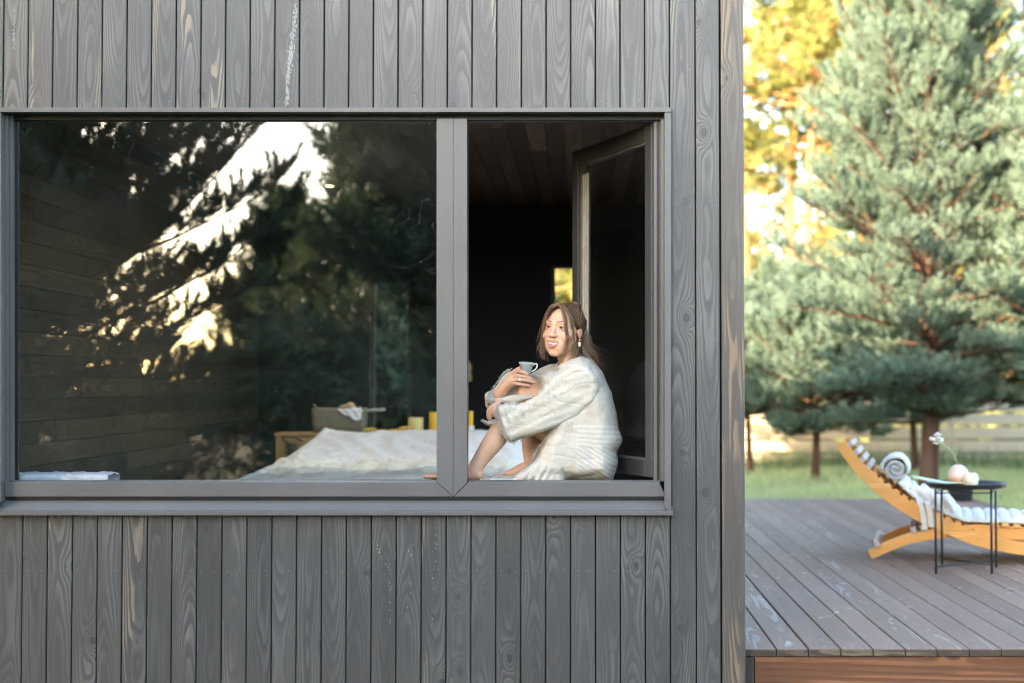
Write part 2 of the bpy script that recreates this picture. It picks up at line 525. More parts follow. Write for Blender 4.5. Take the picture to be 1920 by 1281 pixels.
def linen(name, col, stripe=False, thin=0.25, scale=1.0):
    m = Mat(name, rough=0.9, spec=0.15)
    o = m.obj()
    x = m.sep(o)
    wv = m.math('ADD', m.noise(m.mapv(o, (900 * scale, 900 * scale, 60)), 1, 1), m.noise(m.mapv(o, (60, 60, 900 * scale)), 1, 1))
    slub = m.noise(m.mapv(o, (30, 30, 320)), 1, 2)
    slub2 = m.noise(m.mapv(o, (320, 320, 30)), 1, 2)
    n = m.noise(o, 14, 4)
    c = m.mix(m.ramp(m.math('ADD', slub, slub2), 0.75, 1.25), [v * 0.92 for v in col], [min(1, v * 1.04) for v in col])
    c = m.mix(m.ramp(n, 0.45, 0.72, 0, 0.35), c, (col[0] * 0.86, col[1] * 0.78, col[2] * 0.66))
    if stripe: c = stripe(m, c, o)
    m.set('color', c)
    m.set('normal', m.bump(m.math('ADD', m.math('MULTIPLY', wv, 0.4), m.noise(o, 45, 5)), 0.55, 0.005))
    if thin:
        m.set('sss', 0.0)
        tr = m.node('ShaderNodeBsdfTranslucent', 0, None, Color=c)
        mx = m.node('ShaderNodeMixShader', 0, None, i0=thin, i1=m.b.outputs[0], i2=tr)
        m.nt.links.new(mx, m.nt.nodes['Material Output'].inputs['Surface'])
    return m.m

def metal_paint(name, col, rough=0.42, streak=(1, 1, 1), spec=0.5):
    m = Mat(name, rough=rough, spec=spec)
    o = m.obj()
    s = m.noise(m.mapv(o, streak), 1, 3)
    n = m.noise(o, 3, 4)
    c = m.mix(s, [v * 0.88 for v in col], [v * 1.12 for v in col])
    c = m.mix(m.ramp(n, 0.35, 0.75, 0, 0.25), c, [v * 1.35 for v in col])
    m.set('color', c)
    m.set('rough', m.ramp(n, 0.3, 0.7, rough - 0.06, rough + 0.1))
    m.set('normal', m.bump(m.math('ADD', s, m.math('MULTIPLY', m.noise(o, 500, 2), 0.5)), 0.12, 0.002))
    return m.m

def leaf(name, a, b, trans=0.25, rough=0.55, spec=0.25, tip=None):
    """needles: attribute tone 0..1 varies from clump to clump"""
    m = Mat(name, rough=rough, spec=spec)
    t = m.attr('tone', 'Fac')
    c = m.mix(t, a, b)
    if tip: c = m.mix(m.math('MULTIPLY', m.attr('tip', 'Fac'), 0.5), c, tip)
    m.set('color', c)
    tr = m.node('ShaderNodeBsdfTranslucent', 0, None, Color=m.mix(0.5, c, (b[0] * 1.3, b[1] * 1.2, b[2] * 0.6)))
    mx = m.node('ShaderNodeMixShader', 0, None, i0=trans, i1=m.b.outputs[0], i2=tr)
    m.nt.links.new(mx, m.nt.nodes['Material Output'].inputs['Surface'])
    return m.m

def bark(name, a, b):
    m = Mat(name, rough=0.9, spec=0.1)
    o = m.obj()
    n = m.noise(m.mapv(o, (9, 9, 3)), 1, 5)
    v = m.vor(m.mapv(o, (26, 26, 9)), 1)
    m.set('color', m.mix(m.ramp(n, 0.35, 0.65), a, b))
    m.set('normal', m.bump(m.math('ADD', v, n), 0.7, 0.02))
    return m.m
# ------------------------------------------------------------------ house materials
G1 = (0.150, 0.152, 0.158)
def drips(m, c, u, v, rr):
    return c
M_CLAD = wood('grey_stained_softwood', (0.057, 0.055, 0.053), (0.138, 0.133, 0.125), (0.25, 0.20, 0.14), wornlev=0.70, rough=0.42, spec=0.65, spacing=0.0063, tonevar=0.13)
M_CORNER = wood('grey_brown_corner_softwood', (0.082, 0.070, 0.060), (0.145, 0.122, 0.095), (0.28, 0.185, 0.10), wornlev=0.54, rough=0.42, spec=0.6, spacing=0.0075)
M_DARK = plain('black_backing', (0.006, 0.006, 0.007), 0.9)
M_GASK_SHADE = plain('black_gasket_head_shade', (0.008, 0.008, 0.008), 0.5)
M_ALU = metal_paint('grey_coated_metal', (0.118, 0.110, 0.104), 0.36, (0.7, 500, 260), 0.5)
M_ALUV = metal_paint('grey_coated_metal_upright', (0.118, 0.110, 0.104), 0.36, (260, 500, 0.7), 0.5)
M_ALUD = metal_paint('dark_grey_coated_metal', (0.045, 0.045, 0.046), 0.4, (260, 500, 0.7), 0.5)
M_SPACER_REFL = metal_paint('pale_spacer_reflection', (0.42, 0.40, 0.33), 0.25, (300, 300, 0.7), 0.6)
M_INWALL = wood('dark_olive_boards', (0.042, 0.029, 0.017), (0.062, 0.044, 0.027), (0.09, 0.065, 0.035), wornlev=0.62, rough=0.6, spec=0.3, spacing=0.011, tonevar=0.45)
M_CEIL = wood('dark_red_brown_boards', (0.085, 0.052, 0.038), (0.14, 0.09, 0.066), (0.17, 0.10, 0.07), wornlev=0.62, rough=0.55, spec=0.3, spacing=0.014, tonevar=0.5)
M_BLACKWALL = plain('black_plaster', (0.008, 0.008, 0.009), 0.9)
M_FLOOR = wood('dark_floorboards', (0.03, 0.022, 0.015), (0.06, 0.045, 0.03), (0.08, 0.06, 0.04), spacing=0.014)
M_GLASS = glass('window_glass', 0.095, 0.006)
M_GLASS2 = glass('sash_glass', 0.045, 0.003)
M_ROOF = plain('dark_roofing', (0.04, 0.04, 0.045), 0.8)

house = tag(empty('timber_house', (-2.0, 3.0, 0)), 'grey stained timber house wall with a wide metal framed window', 'house')

PITCHX = 46.55 / F_PX * 6.06
XR = P(1256, 500).x            # right edge of the split planks
ZT = P(500, 204).z             # plank ends above the window
ZB = P(500, 966).z
XL = P(-14, 500).x
X_CORNER = P(1395.5, 600).x
rnd = random.Random(3)
clad = MB()
def plank(mb, x0, x1, z0, z1, y0=0.0, th=0.02, rv=None, b=0.0025):
    r = rnd.random() if rv is None else rv
    off = rnd.uniform(0, 9)
    xc = (x0 + x1) / 2
    y0 += rnd.uniform(-0.0008, 0.0008)
    # a board with eased edges: front face set inside chamfers
    pts = [(x0, y0 + b), (x0 + b, y0), (x1 - b, y0), (x1, y0 + b), (x1, y0 + th), (x0, y0 + th)]
    vs = [Vector((x, y, z)) for z in (z0, z1) for (x, y) in pts]
    n = 6
    fs = [tuple(range(n)), tuple(range(2 * n - 1, n - 1, -1))] + [(i, i + n, (i + 1) % n + n, (i + 1) % n) for i in range(n)]
    mb.add(vs, fs, [(v.x - xc, v.z + off, r) for v in vs])
gap = 0.0026
k = 0
x = XR
while x > -7.2:
    x0 = x - PITCHX
    if x0 > XL - 0.02:
        plank(clad, x0 + gap, x - gap, ZT, 3.25)
        plank(clad, x0 + gap, x - gap, -0.24, ZB)
    else:
        plank(clad, x0 + gap, x - gap, -0.24, 3.25)
    x = x0
xs = [XR, P(1304.5, 500).x, P(1351, 500).x]
plank(clad, xs[0] + gap, xs[1] - gap, -0.24, 3.25)
plank(clad, xs[1] + gap, xs[2] - gap * 1.6, -0.24, 3.25)
clad_o = clad.build('cladding', M_CLAD, house)
cb = MB()
plank(cb, xs[2] + gap * 1.6, X_CORNER, -0.24, 3.25, y0=-0.004, th=0.05, b=0.003, rv=0.37)
# side wall boards on the deck side
yy = 0.052
cb.build('corner_board', M_CORNER, house)
sd = MB()
while yy < 5.85:
    r = rnd.random(); o_ = rnd.uniform(0, 9)
    zb_ = 2.33 if 1.25 < yy < 4.72 else -0.24
    vs = [Vector((X_CORNER - 0.03, yy, zb_)), Vector((X_CORNER - 0.006, yy, zb_)), Vector((X_CORNER - 0.006, yy + PITCHX - 0.004, zb_)), Vector((X_CORNER - 0.03, yy + PITCHX - 0.004, zb_))]
    vs += [Vector((v.x, v.y, 3.25)) for v in vs]
    sd.add(vs, [(0, 1, 2, 3), (7, 6, 5, 4), (0, 4, 5, 1), (1, 5, 6, 2), (2, 6, 7, 3), (3, 7, 4, 0)], [(v.y - yy - PITCHX / 2, v.z + o_, r) for v in vs])
    yy += PITCHX
sd.build('side_cladding', M_CLAD, house)

# wall leaf behind the boards with the opening
wl = MB()
OX0, OX1, OZ0, OZ1 = P(-14, 500).x + 0.01, P(1258, 500).x - 0.005, ZB + 0.01, ZT - 0.005
ya, yb = 0.0225, 0.17
wl.box(-7.2, X_CORNER - 0.035, ya, yb, OZ1, 3.2)
wl.box(-7.2, X_CORNER - 0.035, ya, yb, -0.23, OZ0)
wl.box(-7.2, OX0, ya, yb, OZ0, OZ1)
wl.box(OX1, X_CORNER - 0.035, ya, yb, OZ0, OZ1)
wl.build('wall_backing', M_DARK, house)

# ---- nails and resin
nl = MB()
for k in range(32):
    xc = XR - PITCHX * (k + 0.5)
    for zz in (P(500, 1070).z + rnd.uniform(-0.004, 0.004), P(500, 190).z):
        for dx in (-0.028, 0.026):
            if rnd.random() < (0.8 if zz < 1 else 0.35):
                nl.ball((xc + dx + rnd.uniform(-0.006, 0.006), -0.0005, zz + rnd.uniform(-0.005, 0.005)), 0.0021, 8, 4, (1, 0.5, 1))
for xx in ((xs[0] + xs[1]) / 2, (xs[1] + xs[2]) / 2):
    for zz in (2.48, 1.9, 1.32, 0.45):
        for dx in (-0.03, 0.03):
            nl.ball((xx + dx, -0.0005, zz + rnd.uniform(-0.01, 0.01)), 0.0018, 8, 4, (1, 0.5, 1))
M_NAIL = Mat('bright_nail', color=(0.3, 0.3, 0.29), rough=0.4, metal=0.5).m
merge_into(clad_o, nl, M_NAIL)
rs = MB()
def streak(pts, n, wd, rr=(0.0012, 0.0035)):
    q = smooth_path(pts, 60)
    for i in range(n):
        t = rnd.random() ** 0.8
        p = q[int(t * 59)]
        w = P(p[0] + rnd.gauss(0, wd), p[1] + rnd.uniform(-3, 3))
        rs.ball((w.x, -0.0008, w.z), rnd.uniform(*rr), 6, 4, (1, 0.5, rnd.uniform(1, 3)))
streak([(557, -5), (553, 40), (548, 80), (545, 110), (540, 150), (539, 200)], 340, 2.2)
streak([(28, 8), (27, 50), (26, 90)], 60, 1.4, (0.001, 0.002))
streak([(707, 1010), (712, 1040), (732, 1080), (730, 1190)], 30, 1.2, (0.001, 0.002))
streak([(816, 980), (812, 1100), (808, 1250)], 25, 2, (0.001, 0.0018))
streak([(770, 1000), (768, 1180)], 14, 2.5, (0.001, 0.0018))
M_RESIN = Mat('dried_resin', color=(0.27, 0.27, 0.26), rough=0.3).m
merge_into(clad_o, rs, M_RESIN)

# ---- the window
def prism(mb, poly, y0, y1):
    mb.prism_xz([P(a, b, 0.0) for a, b in poly], y0, y1)
win = MB()                                   # casing (outer trim)
prism(win, [(-14, 204.5), (1257.5, 204.5), (1257.5, 213), (-14, 213)], -0.034, 0.03)
prism(win, [(-14, 213), (7, 213), (7, 940), (-14, 958)], -0.030, 0.03)
prism(win, [(1245.5, 213), (1257.5, 213), (1257.5, 962), (1245.5, 950)], -0.030, 0.03)
window = win.build('window', M_ALUV, house, bevel=0.0012)
sill = MB()
a = [P(-14, 936.5), P(1261, 936.5), P(-14, 957), P(1261, 957), P(-14, 965), P(1261, 965)]
x0, x1 = a[0].x, a[1].x
prof = [(0.03, a[0].z), (-0.018, a[2].z + 0.002), (-0.040, a[2].z), (-0.040, a[4].z), (0.03, a[4].z)]
vs = [Vector((x, y, z)) for x in (x0, x1) for (y, z) in prof]
sill.add(vs, [(0, 1, 2, 3, 4), (9, 8, 7, 6, 5)] + [(i, i + 5, (i + 1) % 5 + 5, (i + 1) % 5) for i in range(5)])
sill.build('sill', M_ALU, window, bevel=0.001)
fr = MB()                                    # horizontal rails
prism(fr, [(8, 904.5), (818, 904.5), (848.5, 931.5), (8, 931.5)], 0.004, 0.055)
prism(fr, [(878, 904.5), (1236, 904.5), (1249, 931.5), (852, 931.5)], 0.004, 0.055)
# sloping glazing bead on top of the rails
for (xa, xb) in ((20, 818), (877, 1238)):
    A, B = P(xa, 904.3), P(xb, 904.3)
    zt = P(0, 901.5, 0.03).z
    vs = [Vector((x, y, z)) for x in (A.x, B.x) for (y, z) in ((0.0045, A.z), (0.030, zt + 0.001), (0.055, zt + 0.0015), (0.055, A.z - 0.01), (0.0045, A.z - 0.002))]
    fr.add(vs, [(0, 1, 2, 3, 4), (9, 8, 7, 6, 5)] + [(i, i + 5, (i + 1) % 5 + 5, (i + 1) % 5) for i in range(5)])
fr.build('frame_rail', M_ALU, window, bevel=0.001)
mu = MB()
prism(mu, [(818.5, 222), (849.3, 222), (849.3, 931), (818.5, 903.5)], 0.003, 0.085)
prism(mu, [(850.7, 222), (875.5, 222), (875.5, 905.5), (850.7, 931)], 0.003, 0.085)
prism(mu, [(849, 222), (851, 222), (851, 930), (849, 930)], 0.006, 0.085)
mu.build('mullion', M_ALUV, window, bevel=0.001)
jb = MB()
prism(jb, [(7, 213), (13, 213), (13, 931), (7, 931)], 0.012, 0.085)
prism(jb, [(13, 213), (20, 213), (20, 903), (13, 903)], 0.026, 0.085)
jb.build('jamb', M_ALUV, window, bevel=0.001); jb = MB()
prism(jb, [(1239, 222), (1245.5, 222), (1245.5, 903), (1239, 903)], 0.012, 0.05)
prism(jb, [(1227, 222), (1239.5, 222), (1239.5, 903), (1227, 903)], 0.052, 0.10)
jb.build('jamb', M_ALUV, window, bevel=0.001)
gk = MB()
prism(gk, [(-14, 213.5), (1246, 213.5), (1246, 222.5), (-14, 222.5)], 0.030, 0.06)  # head strip: shade under the top trim put in as black colour
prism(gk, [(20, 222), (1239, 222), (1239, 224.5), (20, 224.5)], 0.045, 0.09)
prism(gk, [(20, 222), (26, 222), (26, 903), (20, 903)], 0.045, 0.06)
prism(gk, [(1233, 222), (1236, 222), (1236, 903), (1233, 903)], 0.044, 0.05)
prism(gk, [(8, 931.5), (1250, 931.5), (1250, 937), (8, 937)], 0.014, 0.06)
gk.build('gasket_head_shade', M_GASK_SHADE, window)
gl = MB()
prism(gl, [(24, 222), (821, 222), (821, 907), (24, 907)], 0.050, 0.056)
gl.build('pane', M_GLASS, window)

# ---- the open sash, hinged on the right and swung into the room
H = Vector((P(1234, 500, 0.07).x, 0.085, 0)); Fe = Vector((P(1083, 500, 0.86).x, 0.86, 0))
ux = (Fe - H).normalized(); uy = Vector((-ux.y, ux.x, 0)) * -1.0
W = (Fe - H).length
zs0, zs1 = 0.735, P(1234, 232, 0.085).z
MS = Matrix(((ux.x, uy.x, 0, H.x), (ux.y, uy.y, 0, H.y), (0, 0, 1, 0), (0, 0, 0, 1)))
sash = MB()
fw, ft = 0.068, 0.030
sash.box(0, fw, -ft, ft, zs0, zs1, MS); sash.box(W - fw, W, -ft, ft, zs0, zs1, MS)
sash.box(fw, W - fw, -ft, ft, zs0, zs0 + fw, MS); sash.box(fw, W - fw, -ft, ft, zs1 - fw, zs1, MS)
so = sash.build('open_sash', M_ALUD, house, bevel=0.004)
be = MB()
for (u0, u1, z0, z1) in ((fw, fw + 0.012, zs0 + fw, zs1 - fw), (W - fw - 0.012, W - fw, zs0 + fw, zs1 - fw), (fw + 0.012, W - fw - 0.012, zs0 + fw, zs0 + fw + 0.012), (fw + 0.012, W - fw - 0.012, zs1 - fw - 0.012, zs1 - fw)):
    be.box(u0, u1, -0.018, 0.018, z0, z1, MS)
be.build('glazing_bead', M_ALUV, so, bevel=0.002)
sx = MB()  # pale strips paint the outdoor reflection along the sash glazing edge
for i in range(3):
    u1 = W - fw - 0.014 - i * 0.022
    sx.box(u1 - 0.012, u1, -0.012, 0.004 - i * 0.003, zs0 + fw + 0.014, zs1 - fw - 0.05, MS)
sx.build('spacer_reflection', M_SPACER_REFL, so, bevel=0.002)
sg = MB()
sg.box(fw + 0.01, W - fw - 0.01, -0.006, -0.002, zs0 + fw + 0.01, zs1 - fw - 0.01, MS)
sg.build('pane', M_GLASS2, so)
hd = MB()
hd.box(W - 0.045, W - 0.02, 0.03, 0.045, 1.30, 1.37, MS); hd.box(W - 0.045, W - 0.02, 0.045, 0.058, 1.20, 1.37, MS)
hd.build('handle', M_ALUV, so, bevel=0.004)

# ---- the room
RX0, RX1, RY1, RZ = -2.62, 0.60, 5.5, 2.6
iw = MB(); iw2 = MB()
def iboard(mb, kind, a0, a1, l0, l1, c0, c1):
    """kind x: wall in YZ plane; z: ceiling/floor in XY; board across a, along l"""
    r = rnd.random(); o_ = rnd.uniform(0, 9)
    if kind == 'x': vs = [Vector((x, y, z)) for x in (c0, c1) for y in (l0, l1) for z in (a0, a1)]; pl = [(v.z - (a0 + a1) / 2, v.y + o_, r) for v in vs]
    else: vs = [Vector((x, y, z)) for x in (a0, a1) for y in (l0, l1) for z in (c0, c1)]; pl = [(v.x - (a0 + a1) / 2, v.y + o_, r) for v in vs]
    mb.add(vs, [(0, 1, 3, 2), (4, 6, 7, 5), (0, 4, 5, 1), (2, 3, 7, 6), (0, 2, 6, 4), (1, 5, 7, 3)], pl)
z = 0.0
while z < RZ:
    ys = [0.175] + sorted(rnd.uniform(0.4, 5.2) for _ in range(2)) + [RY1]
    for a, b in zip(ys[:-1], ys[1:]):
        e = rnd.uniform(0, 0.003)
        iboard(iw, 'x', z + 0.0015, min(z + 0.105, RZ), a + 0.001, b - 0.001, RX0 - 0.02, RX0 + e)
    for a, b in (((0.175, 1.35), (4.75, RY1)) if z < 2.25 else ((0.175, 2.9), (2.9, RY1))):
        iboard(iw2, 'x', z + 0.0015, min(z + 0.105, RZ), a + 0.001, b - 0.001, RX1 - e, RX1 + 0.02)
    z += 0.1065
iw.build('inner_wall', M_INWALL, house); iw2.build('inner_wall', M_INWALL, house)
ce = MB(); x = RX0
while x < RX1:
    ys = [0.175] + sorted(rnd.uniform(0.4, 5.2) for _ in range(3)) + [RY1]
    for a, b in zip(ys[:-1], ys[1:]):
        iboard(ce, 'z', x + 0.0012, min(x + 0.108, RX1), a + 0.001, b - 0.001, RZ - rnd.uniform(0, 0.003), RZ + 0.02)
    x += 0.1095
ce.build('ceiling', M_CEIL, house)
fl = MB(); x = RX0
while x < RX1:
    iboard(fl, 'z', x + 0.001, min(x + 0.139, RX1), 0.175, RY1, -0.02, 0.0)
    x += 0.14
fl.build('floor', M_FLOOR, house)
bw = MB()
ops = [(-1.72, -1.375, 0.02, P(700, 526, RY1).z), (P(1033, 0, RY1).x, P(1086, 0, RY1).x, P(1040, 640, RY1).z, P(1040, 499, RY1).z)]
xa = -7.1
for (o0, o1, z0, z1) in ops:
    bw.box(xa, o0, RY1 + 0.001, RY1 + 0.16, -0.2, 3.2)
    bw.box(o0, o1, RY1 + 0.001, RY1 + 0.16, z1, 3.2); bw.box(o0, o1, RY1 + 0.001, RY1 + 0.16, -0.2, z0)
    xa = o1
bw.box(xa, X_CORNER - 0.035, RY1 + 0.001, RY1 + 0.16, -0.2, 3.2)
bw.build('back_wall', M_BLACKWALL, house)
for i, (o0, o1, z0, z1) in enumerate(ops):
    d = MB(); w_ = 0.035
    d.box(o0, o0 + w_, RY1 + 0.03, RY1 + 0.08, z0, z1); d.box(o1 - w_, o1, RY1 + 0.03, RY1 + 0.08, z0, z1)
    d.box(o0 + w_, o1 - w_, RY1 + 0.03, RY1 + 0.08, z1 - w_ * 0.5, z1); d.box(o0 + w_, o1 - w_, RY1 + 0.03, RY1 + 0.08, z0, z0 + w_)
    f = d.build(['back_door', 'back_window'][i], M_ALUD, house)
    g = MB(); g.box(o0 + w_ + 0.001, o1 - w_ - 0.001, RY1 + 0.05, RY1 + 0.056, z0 + w_, z1 - w_ * 0.5)
    g.build('pane', M_GLASS2, f)
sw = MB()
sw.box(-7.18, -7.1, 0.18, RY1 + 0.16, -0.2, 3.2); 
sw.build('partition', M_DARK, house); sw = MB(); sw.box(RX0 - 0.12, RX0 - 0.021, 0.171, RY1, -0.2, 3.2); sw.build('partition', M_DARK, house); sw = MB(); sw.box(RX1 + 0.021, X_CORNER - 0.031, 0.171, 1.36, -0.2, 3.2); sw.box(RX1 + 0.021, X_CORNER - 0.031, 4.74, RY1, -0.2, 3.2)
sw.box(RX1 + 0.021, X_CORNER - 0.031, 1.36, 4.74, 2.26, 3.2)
dk = MB()  # unseen glazed opening, added to let daylight onto the bed
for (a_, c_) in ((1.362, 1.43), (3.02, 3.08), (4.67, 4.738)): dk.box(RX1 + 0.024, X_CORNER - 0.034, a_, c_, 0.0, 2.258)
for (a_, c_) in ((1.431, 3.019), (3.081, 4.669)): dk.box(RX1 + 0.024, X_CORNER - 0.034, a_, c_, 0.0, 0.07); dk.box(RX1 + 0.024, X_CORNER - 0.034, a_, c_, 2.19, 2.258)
dd_ = dk.build('added_deck_door', M_ALUD, house)
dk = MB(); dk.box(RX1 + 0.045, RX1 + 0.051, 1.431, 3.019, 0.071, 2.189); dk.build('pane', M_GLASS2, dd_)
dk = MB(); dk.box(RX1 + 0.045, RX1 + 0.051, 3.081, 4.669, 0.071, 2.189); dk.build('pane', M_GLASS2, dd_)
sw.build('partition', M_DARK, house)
rf = MB()
rf.box(-7.35, X_CORNER + 0.04, -0.06, RY1 + 0.3, 3.25, 3.42)
rf.build('roof', M_ROOF, house)
isl = MB()
isl.box(OX0, OX1, 0.0875, 0.42, 0.655, 0.704)
isl.build('inner_sill', M_BLACKWALL, house, bevel=0.003)

# ------------------------------------------------------------------ things in the room
M_PINE = wood('honey_plywood', (0.36, 0.235, 0.10), (0.46, 0.31, 0.15), (0.5, 0.33, 0.15), attr=False, axes=(2, 0, 1), rough=0.5, spacing=0.02, knots=False, linec=0.5)
M_WHITE = linen('white_bed_linen', (0.80, 0.81, 0.82), thin=0.1)
M_MINT = linen('pale_mint_linen', (0.74, 0.735, 0.66), thin=0.1)
M_BLACK = plain('matt_black', (0.02, 0.02, 0.022), 0.5)
def cloth_grid(name, x0, x1, y0, y1, zf, mat, nx=90, ny=70, parent=None, th=0.02):
    xs_ = np.linspace(0, 1, nx); ys_ = np.linspace(0, 1, ny)
    V = []; 
    for j in ys_:
        for i in xs_:
            p = zf(i, j); V.append(p)
    V = np.array(V); n = len(V)
    Vb = V.copy(); Vb[:, 2] -= th
    F = []
    for j in range(ny - 1):
        for i in range(nx - 1):
            a = j * nx + i
            F.append((a, a + 1, a + nx + 1, a + nx)); F.append((n + a, n + a + nx, n + a + nx + 1, n + a + 1))
    def edge(l):
        for a, b in zip(l[:-1], l[1:]): F.append((a, n + a, n + b, b))
    edge([i for i in range(nx)][::-1]); edge([(ny - 1) * nx + i for i in range(nx)])
    edge([j * nx for j in range(ny)]); edge([j * nx + nx - 1 for j in range(ny)][::-1])
    return mesh_np(name, np.vstack([V, Vb]), np.array(F), np.full(len(F), 4), mat, parent, True)
def nz(x, y, z=0.0): return mnoise.noise(Vector((x, y, z)))
def ridge(x, y, z=0.0): return 1 - abs(mnoise.noise(Vector((x, y, z)))) * 2

bed = tag(empty('bed', (-1.2, 2.2, 0)), 'low double bed made up in white linen behind the glass', 'bed')
b = MB(); b.box(-1.99, -0.40, 0.50, 3.74, 0.36, 0.60); b.build('mattress', M_WHITE, bed, bevel=0.05)
b = MB(); b.box(-2.02, -0.37, 0.48, 3.76, 0.10, 0.355); b.build('bed_base', M_PINE, bed, bevel=0.01)
hb = MB()
hz = P(600, 812, 3.80).z
hb.box(P(522, 0, 3.80).x, P(1003, 0, 3.80).x, 3.80, 4.05, 0.0, hz - 0.02)
hb.box(P(520, 0, 3.80).x, P(1005, 0, 3.80).x, 3.785, 4.07, hz - 0.02, hz)
hb.build('headboard', M_PINE, bed, bevel=0.003)
for (cx, cy) in ((548, 842), (970, 846)):
    l = MB(); c = P(cx, cy, 3.78)
    Mx = Matrix.Rotation(R(90), 4, 'X')
    l.lathe([(0, 0), (0.040, 0), (0.044, 0.006), (0.044, 0.03), (0, 0.03)], c, 24, M=Mx)
    l.tube([c + Vector((0, -0.02, 0)), c + Vector((-0.01, -0.06, 0.02)), c + Vector((-0.03, -0.07, 0.04))], 0.006)
    lo = l.build('reading_lamp', M_BLACK, bed, smooth=False)
    if cx < 600:
        c2 = MB()
        c2.tube([Vector(q) for q in smooth_path([P(548, 838, 3.77), P(530, 824, 3.76), P(534, 819, 3.76), P(552, 821, 3.76), P(569, 828, 3.76)], 24)], 0.005, 6)
        c2.build('cord', M_BLACK, lo)

def pil(i, j):
    # i across, j from the foot (0) to the headboard (1)
    x0 = -1.93 + 0.10 * j + 0.0; x1 = -0.36 + 0.06 * (1 - j)
    x = x0 + (x1 - x0) * i
    e = min(i, 1 - i)
    e = min(1, e / (0.10 - 0.03 * j))
    rise = 0.205 * min(1, max(0, j * 1.05)) ** 0.75
    h = rise * (e * (2 - e)) ** 0.6
    h += 0.012 * nz(i * 5, j * 2, 1) * e + 0.014 * ridge(i * 9 + j * 4, j * 2 - i * 2, 4) * e + 0.006 * ridge(i * 22 - j * 9, j * 3, 8) * e
    y = 2.35 + 1.36 * j
    corner = 0.035 * math.exp(-((i - 0.04) / 0.03) ** 2) * j ** 6
    return (x, y, 0.597 + h + corner)
tag(cloth_grid('duvet', 0, 0, 0, 0, pil, M_WHITE, 110, 60, th=0.012), 'plump white duvet heaped against the wooden headboard', 'duvet')
def sht(i, j):
    x = -1.80 - 0.12 * j + (1.46 + 0.12 * j) * i; y = 0.55 + 2.35 * j
    e = min(1, min(i, 1 - i) / 0.06)
    h = 0.026 * e + 0.034 * ridge(i * 8, j * 7, 2) * e + 0.03 * max(0, nz(i * 4 + 3, j * 5, 7)) * e + 0.016 * ridge(i * 19, j * 15, 5) * e
    drop = -0.25 * max(0, (0.03 - i) / 0.03)
    return (x, y, 0.607 + h * (0.6 + 0.5 * j) + drop * 0.1)
tag(cloth_grid('blanket', 0, 0, 0, 0, sht, M_MINT, 120, 100, th=0.01), 'thin crumpled pale mint blanket spread over the foot of the bed', 'blanket')

# folded towel on the inner sill
s_ = SDF(P(15, 905, 0.10) - Vector((0, 0, 0.05)), P(235, 880, 0.38) + Vector((0, 0.1, 0.03)), 0.004)
c = P(125, 893, 0.23)
zt0 = 0.7045
for yy_ in (0.150, 0.185, 0.220, 0.255, 0.290):
    r_ = 0.0215
    s_.cap((c.x - 0.200, yy_, zt0 + r_ - 0.001), (c.x + 0.196, yy_, zt0 + r_ - 0.001), r_ * 0.97, r_, 0.03)
s_.disp(lambda X, Y, Z: 0.0016 * np.sin(X * 60) * np.cos(Y * 40 + 1) + 0.001 * np.sin(X * 150 + Y * 80))
tw = sdf_obj('folded_towel', [s_.nets(1)], M_WHITE, None)
tag(tw, 'folded white towel lying on the inner sill in the window corner', 'towel')

# on the headboard shelf
YS = 3.92
M_WICK = Mat('grey_brown_wicker', rough=0.8)
o_ = M_WICK.obj()
wk = M_WICK.math('MULTIPLY', M_WICK.math('SINE', M_WICK.math('MULTIPLY', M_WICK.sep(o_)[0], 330.0)), M_WICK.math('SINE', M_WICK.math('MULTIPLY', M_WICK.sep(o_)[2], 420.0)))
M_WICK.set('color', M_WICK.mix(M_WICK.ramp(wk, -0.5, 0.6), (0.10, 0.085, 0.055), (0.32, 0.29, 0.20)))
M_WICK.set('normal', M_WICK.bump(wk, 0.6, 0.004)); M_WICK = M_WICK.m
zb = hz
bl = P(592, 0, YS - 0.08).x; br = P(684, 0, YS - 0.08).x
zt_ = P(0, 766, YS - 0.08).z
k_ = MB()
def rrect(x0, x1, y0, y1, z, n=6, r=0.03):
    out = []
    for cx, cy, a0 in ((x1 - r, y1 - r, 0), (x0 + r, y1 - r, 90), (x0 + r, y0 + r, 180), (x1 - r, y0 + r, 270)):
        for i in range(n): 
            a = R(a0 + 90 * i / (n - 1)); out.append(Vector((cx + r * math.cos(a), cy + r * math.sin(a), z)))
    return out
rings = []
for z, g in ((zb + 0.001, 0.0), (zb + 0.05, 0.006), (zb + 0.11, 0.010), (zt_, 0.012), (zt_ + 0.003, 0.004), (zt_ - 0.03, 0.0), (zb + 0.01, -0.006)):
    rings.append(rrect(bl - g, br + g, YS - 0.10 - g, YS + 0.10 + g, z))
n = len(rings[0])
vs = [v for r_ in rings for v in r_]
fs = [(a * n + i, a * n + (i + 1) % n, (a + 1) * n + (i + 1) % n, (a + 1) * n + i) for a in range(len(rings) - 1) for i in range(n)]
fs.append(tuple(range(n))); fs.append(tuple((len(rings) - 1) * n + i for i in range(n)))
k_.add(vs, fs)
k_.tube([P(588, 758, YS - 0.09), P(594, 766, YS - 0.09), P(602, 770, YS - 0.09), P(640, 771, YS - 0.11), P(684, 770, YS - 0.11)], 0.007, 8)
bk = k_.build('wicker_basket', M_WICK, None, smooth=True)
tag(bk, 'rectangular wicker basket standing on the headboard shelf', 'basket')
b = MB(); b.ball(P(657, 764, YS - 0.04), 0.037, 16, 12, (1, 1, 1)); b.tube([P(640, 768, YS), P(655, 764, YS - 0.04)], 0.03)
tag(b.build('wooden_roller', plain('pale_turned_wood', (0.5, 0.36, 0.2), 0.6), None, smooth=True), 'round pale wooden roller end sticking out of the wicker basket', 'roller')
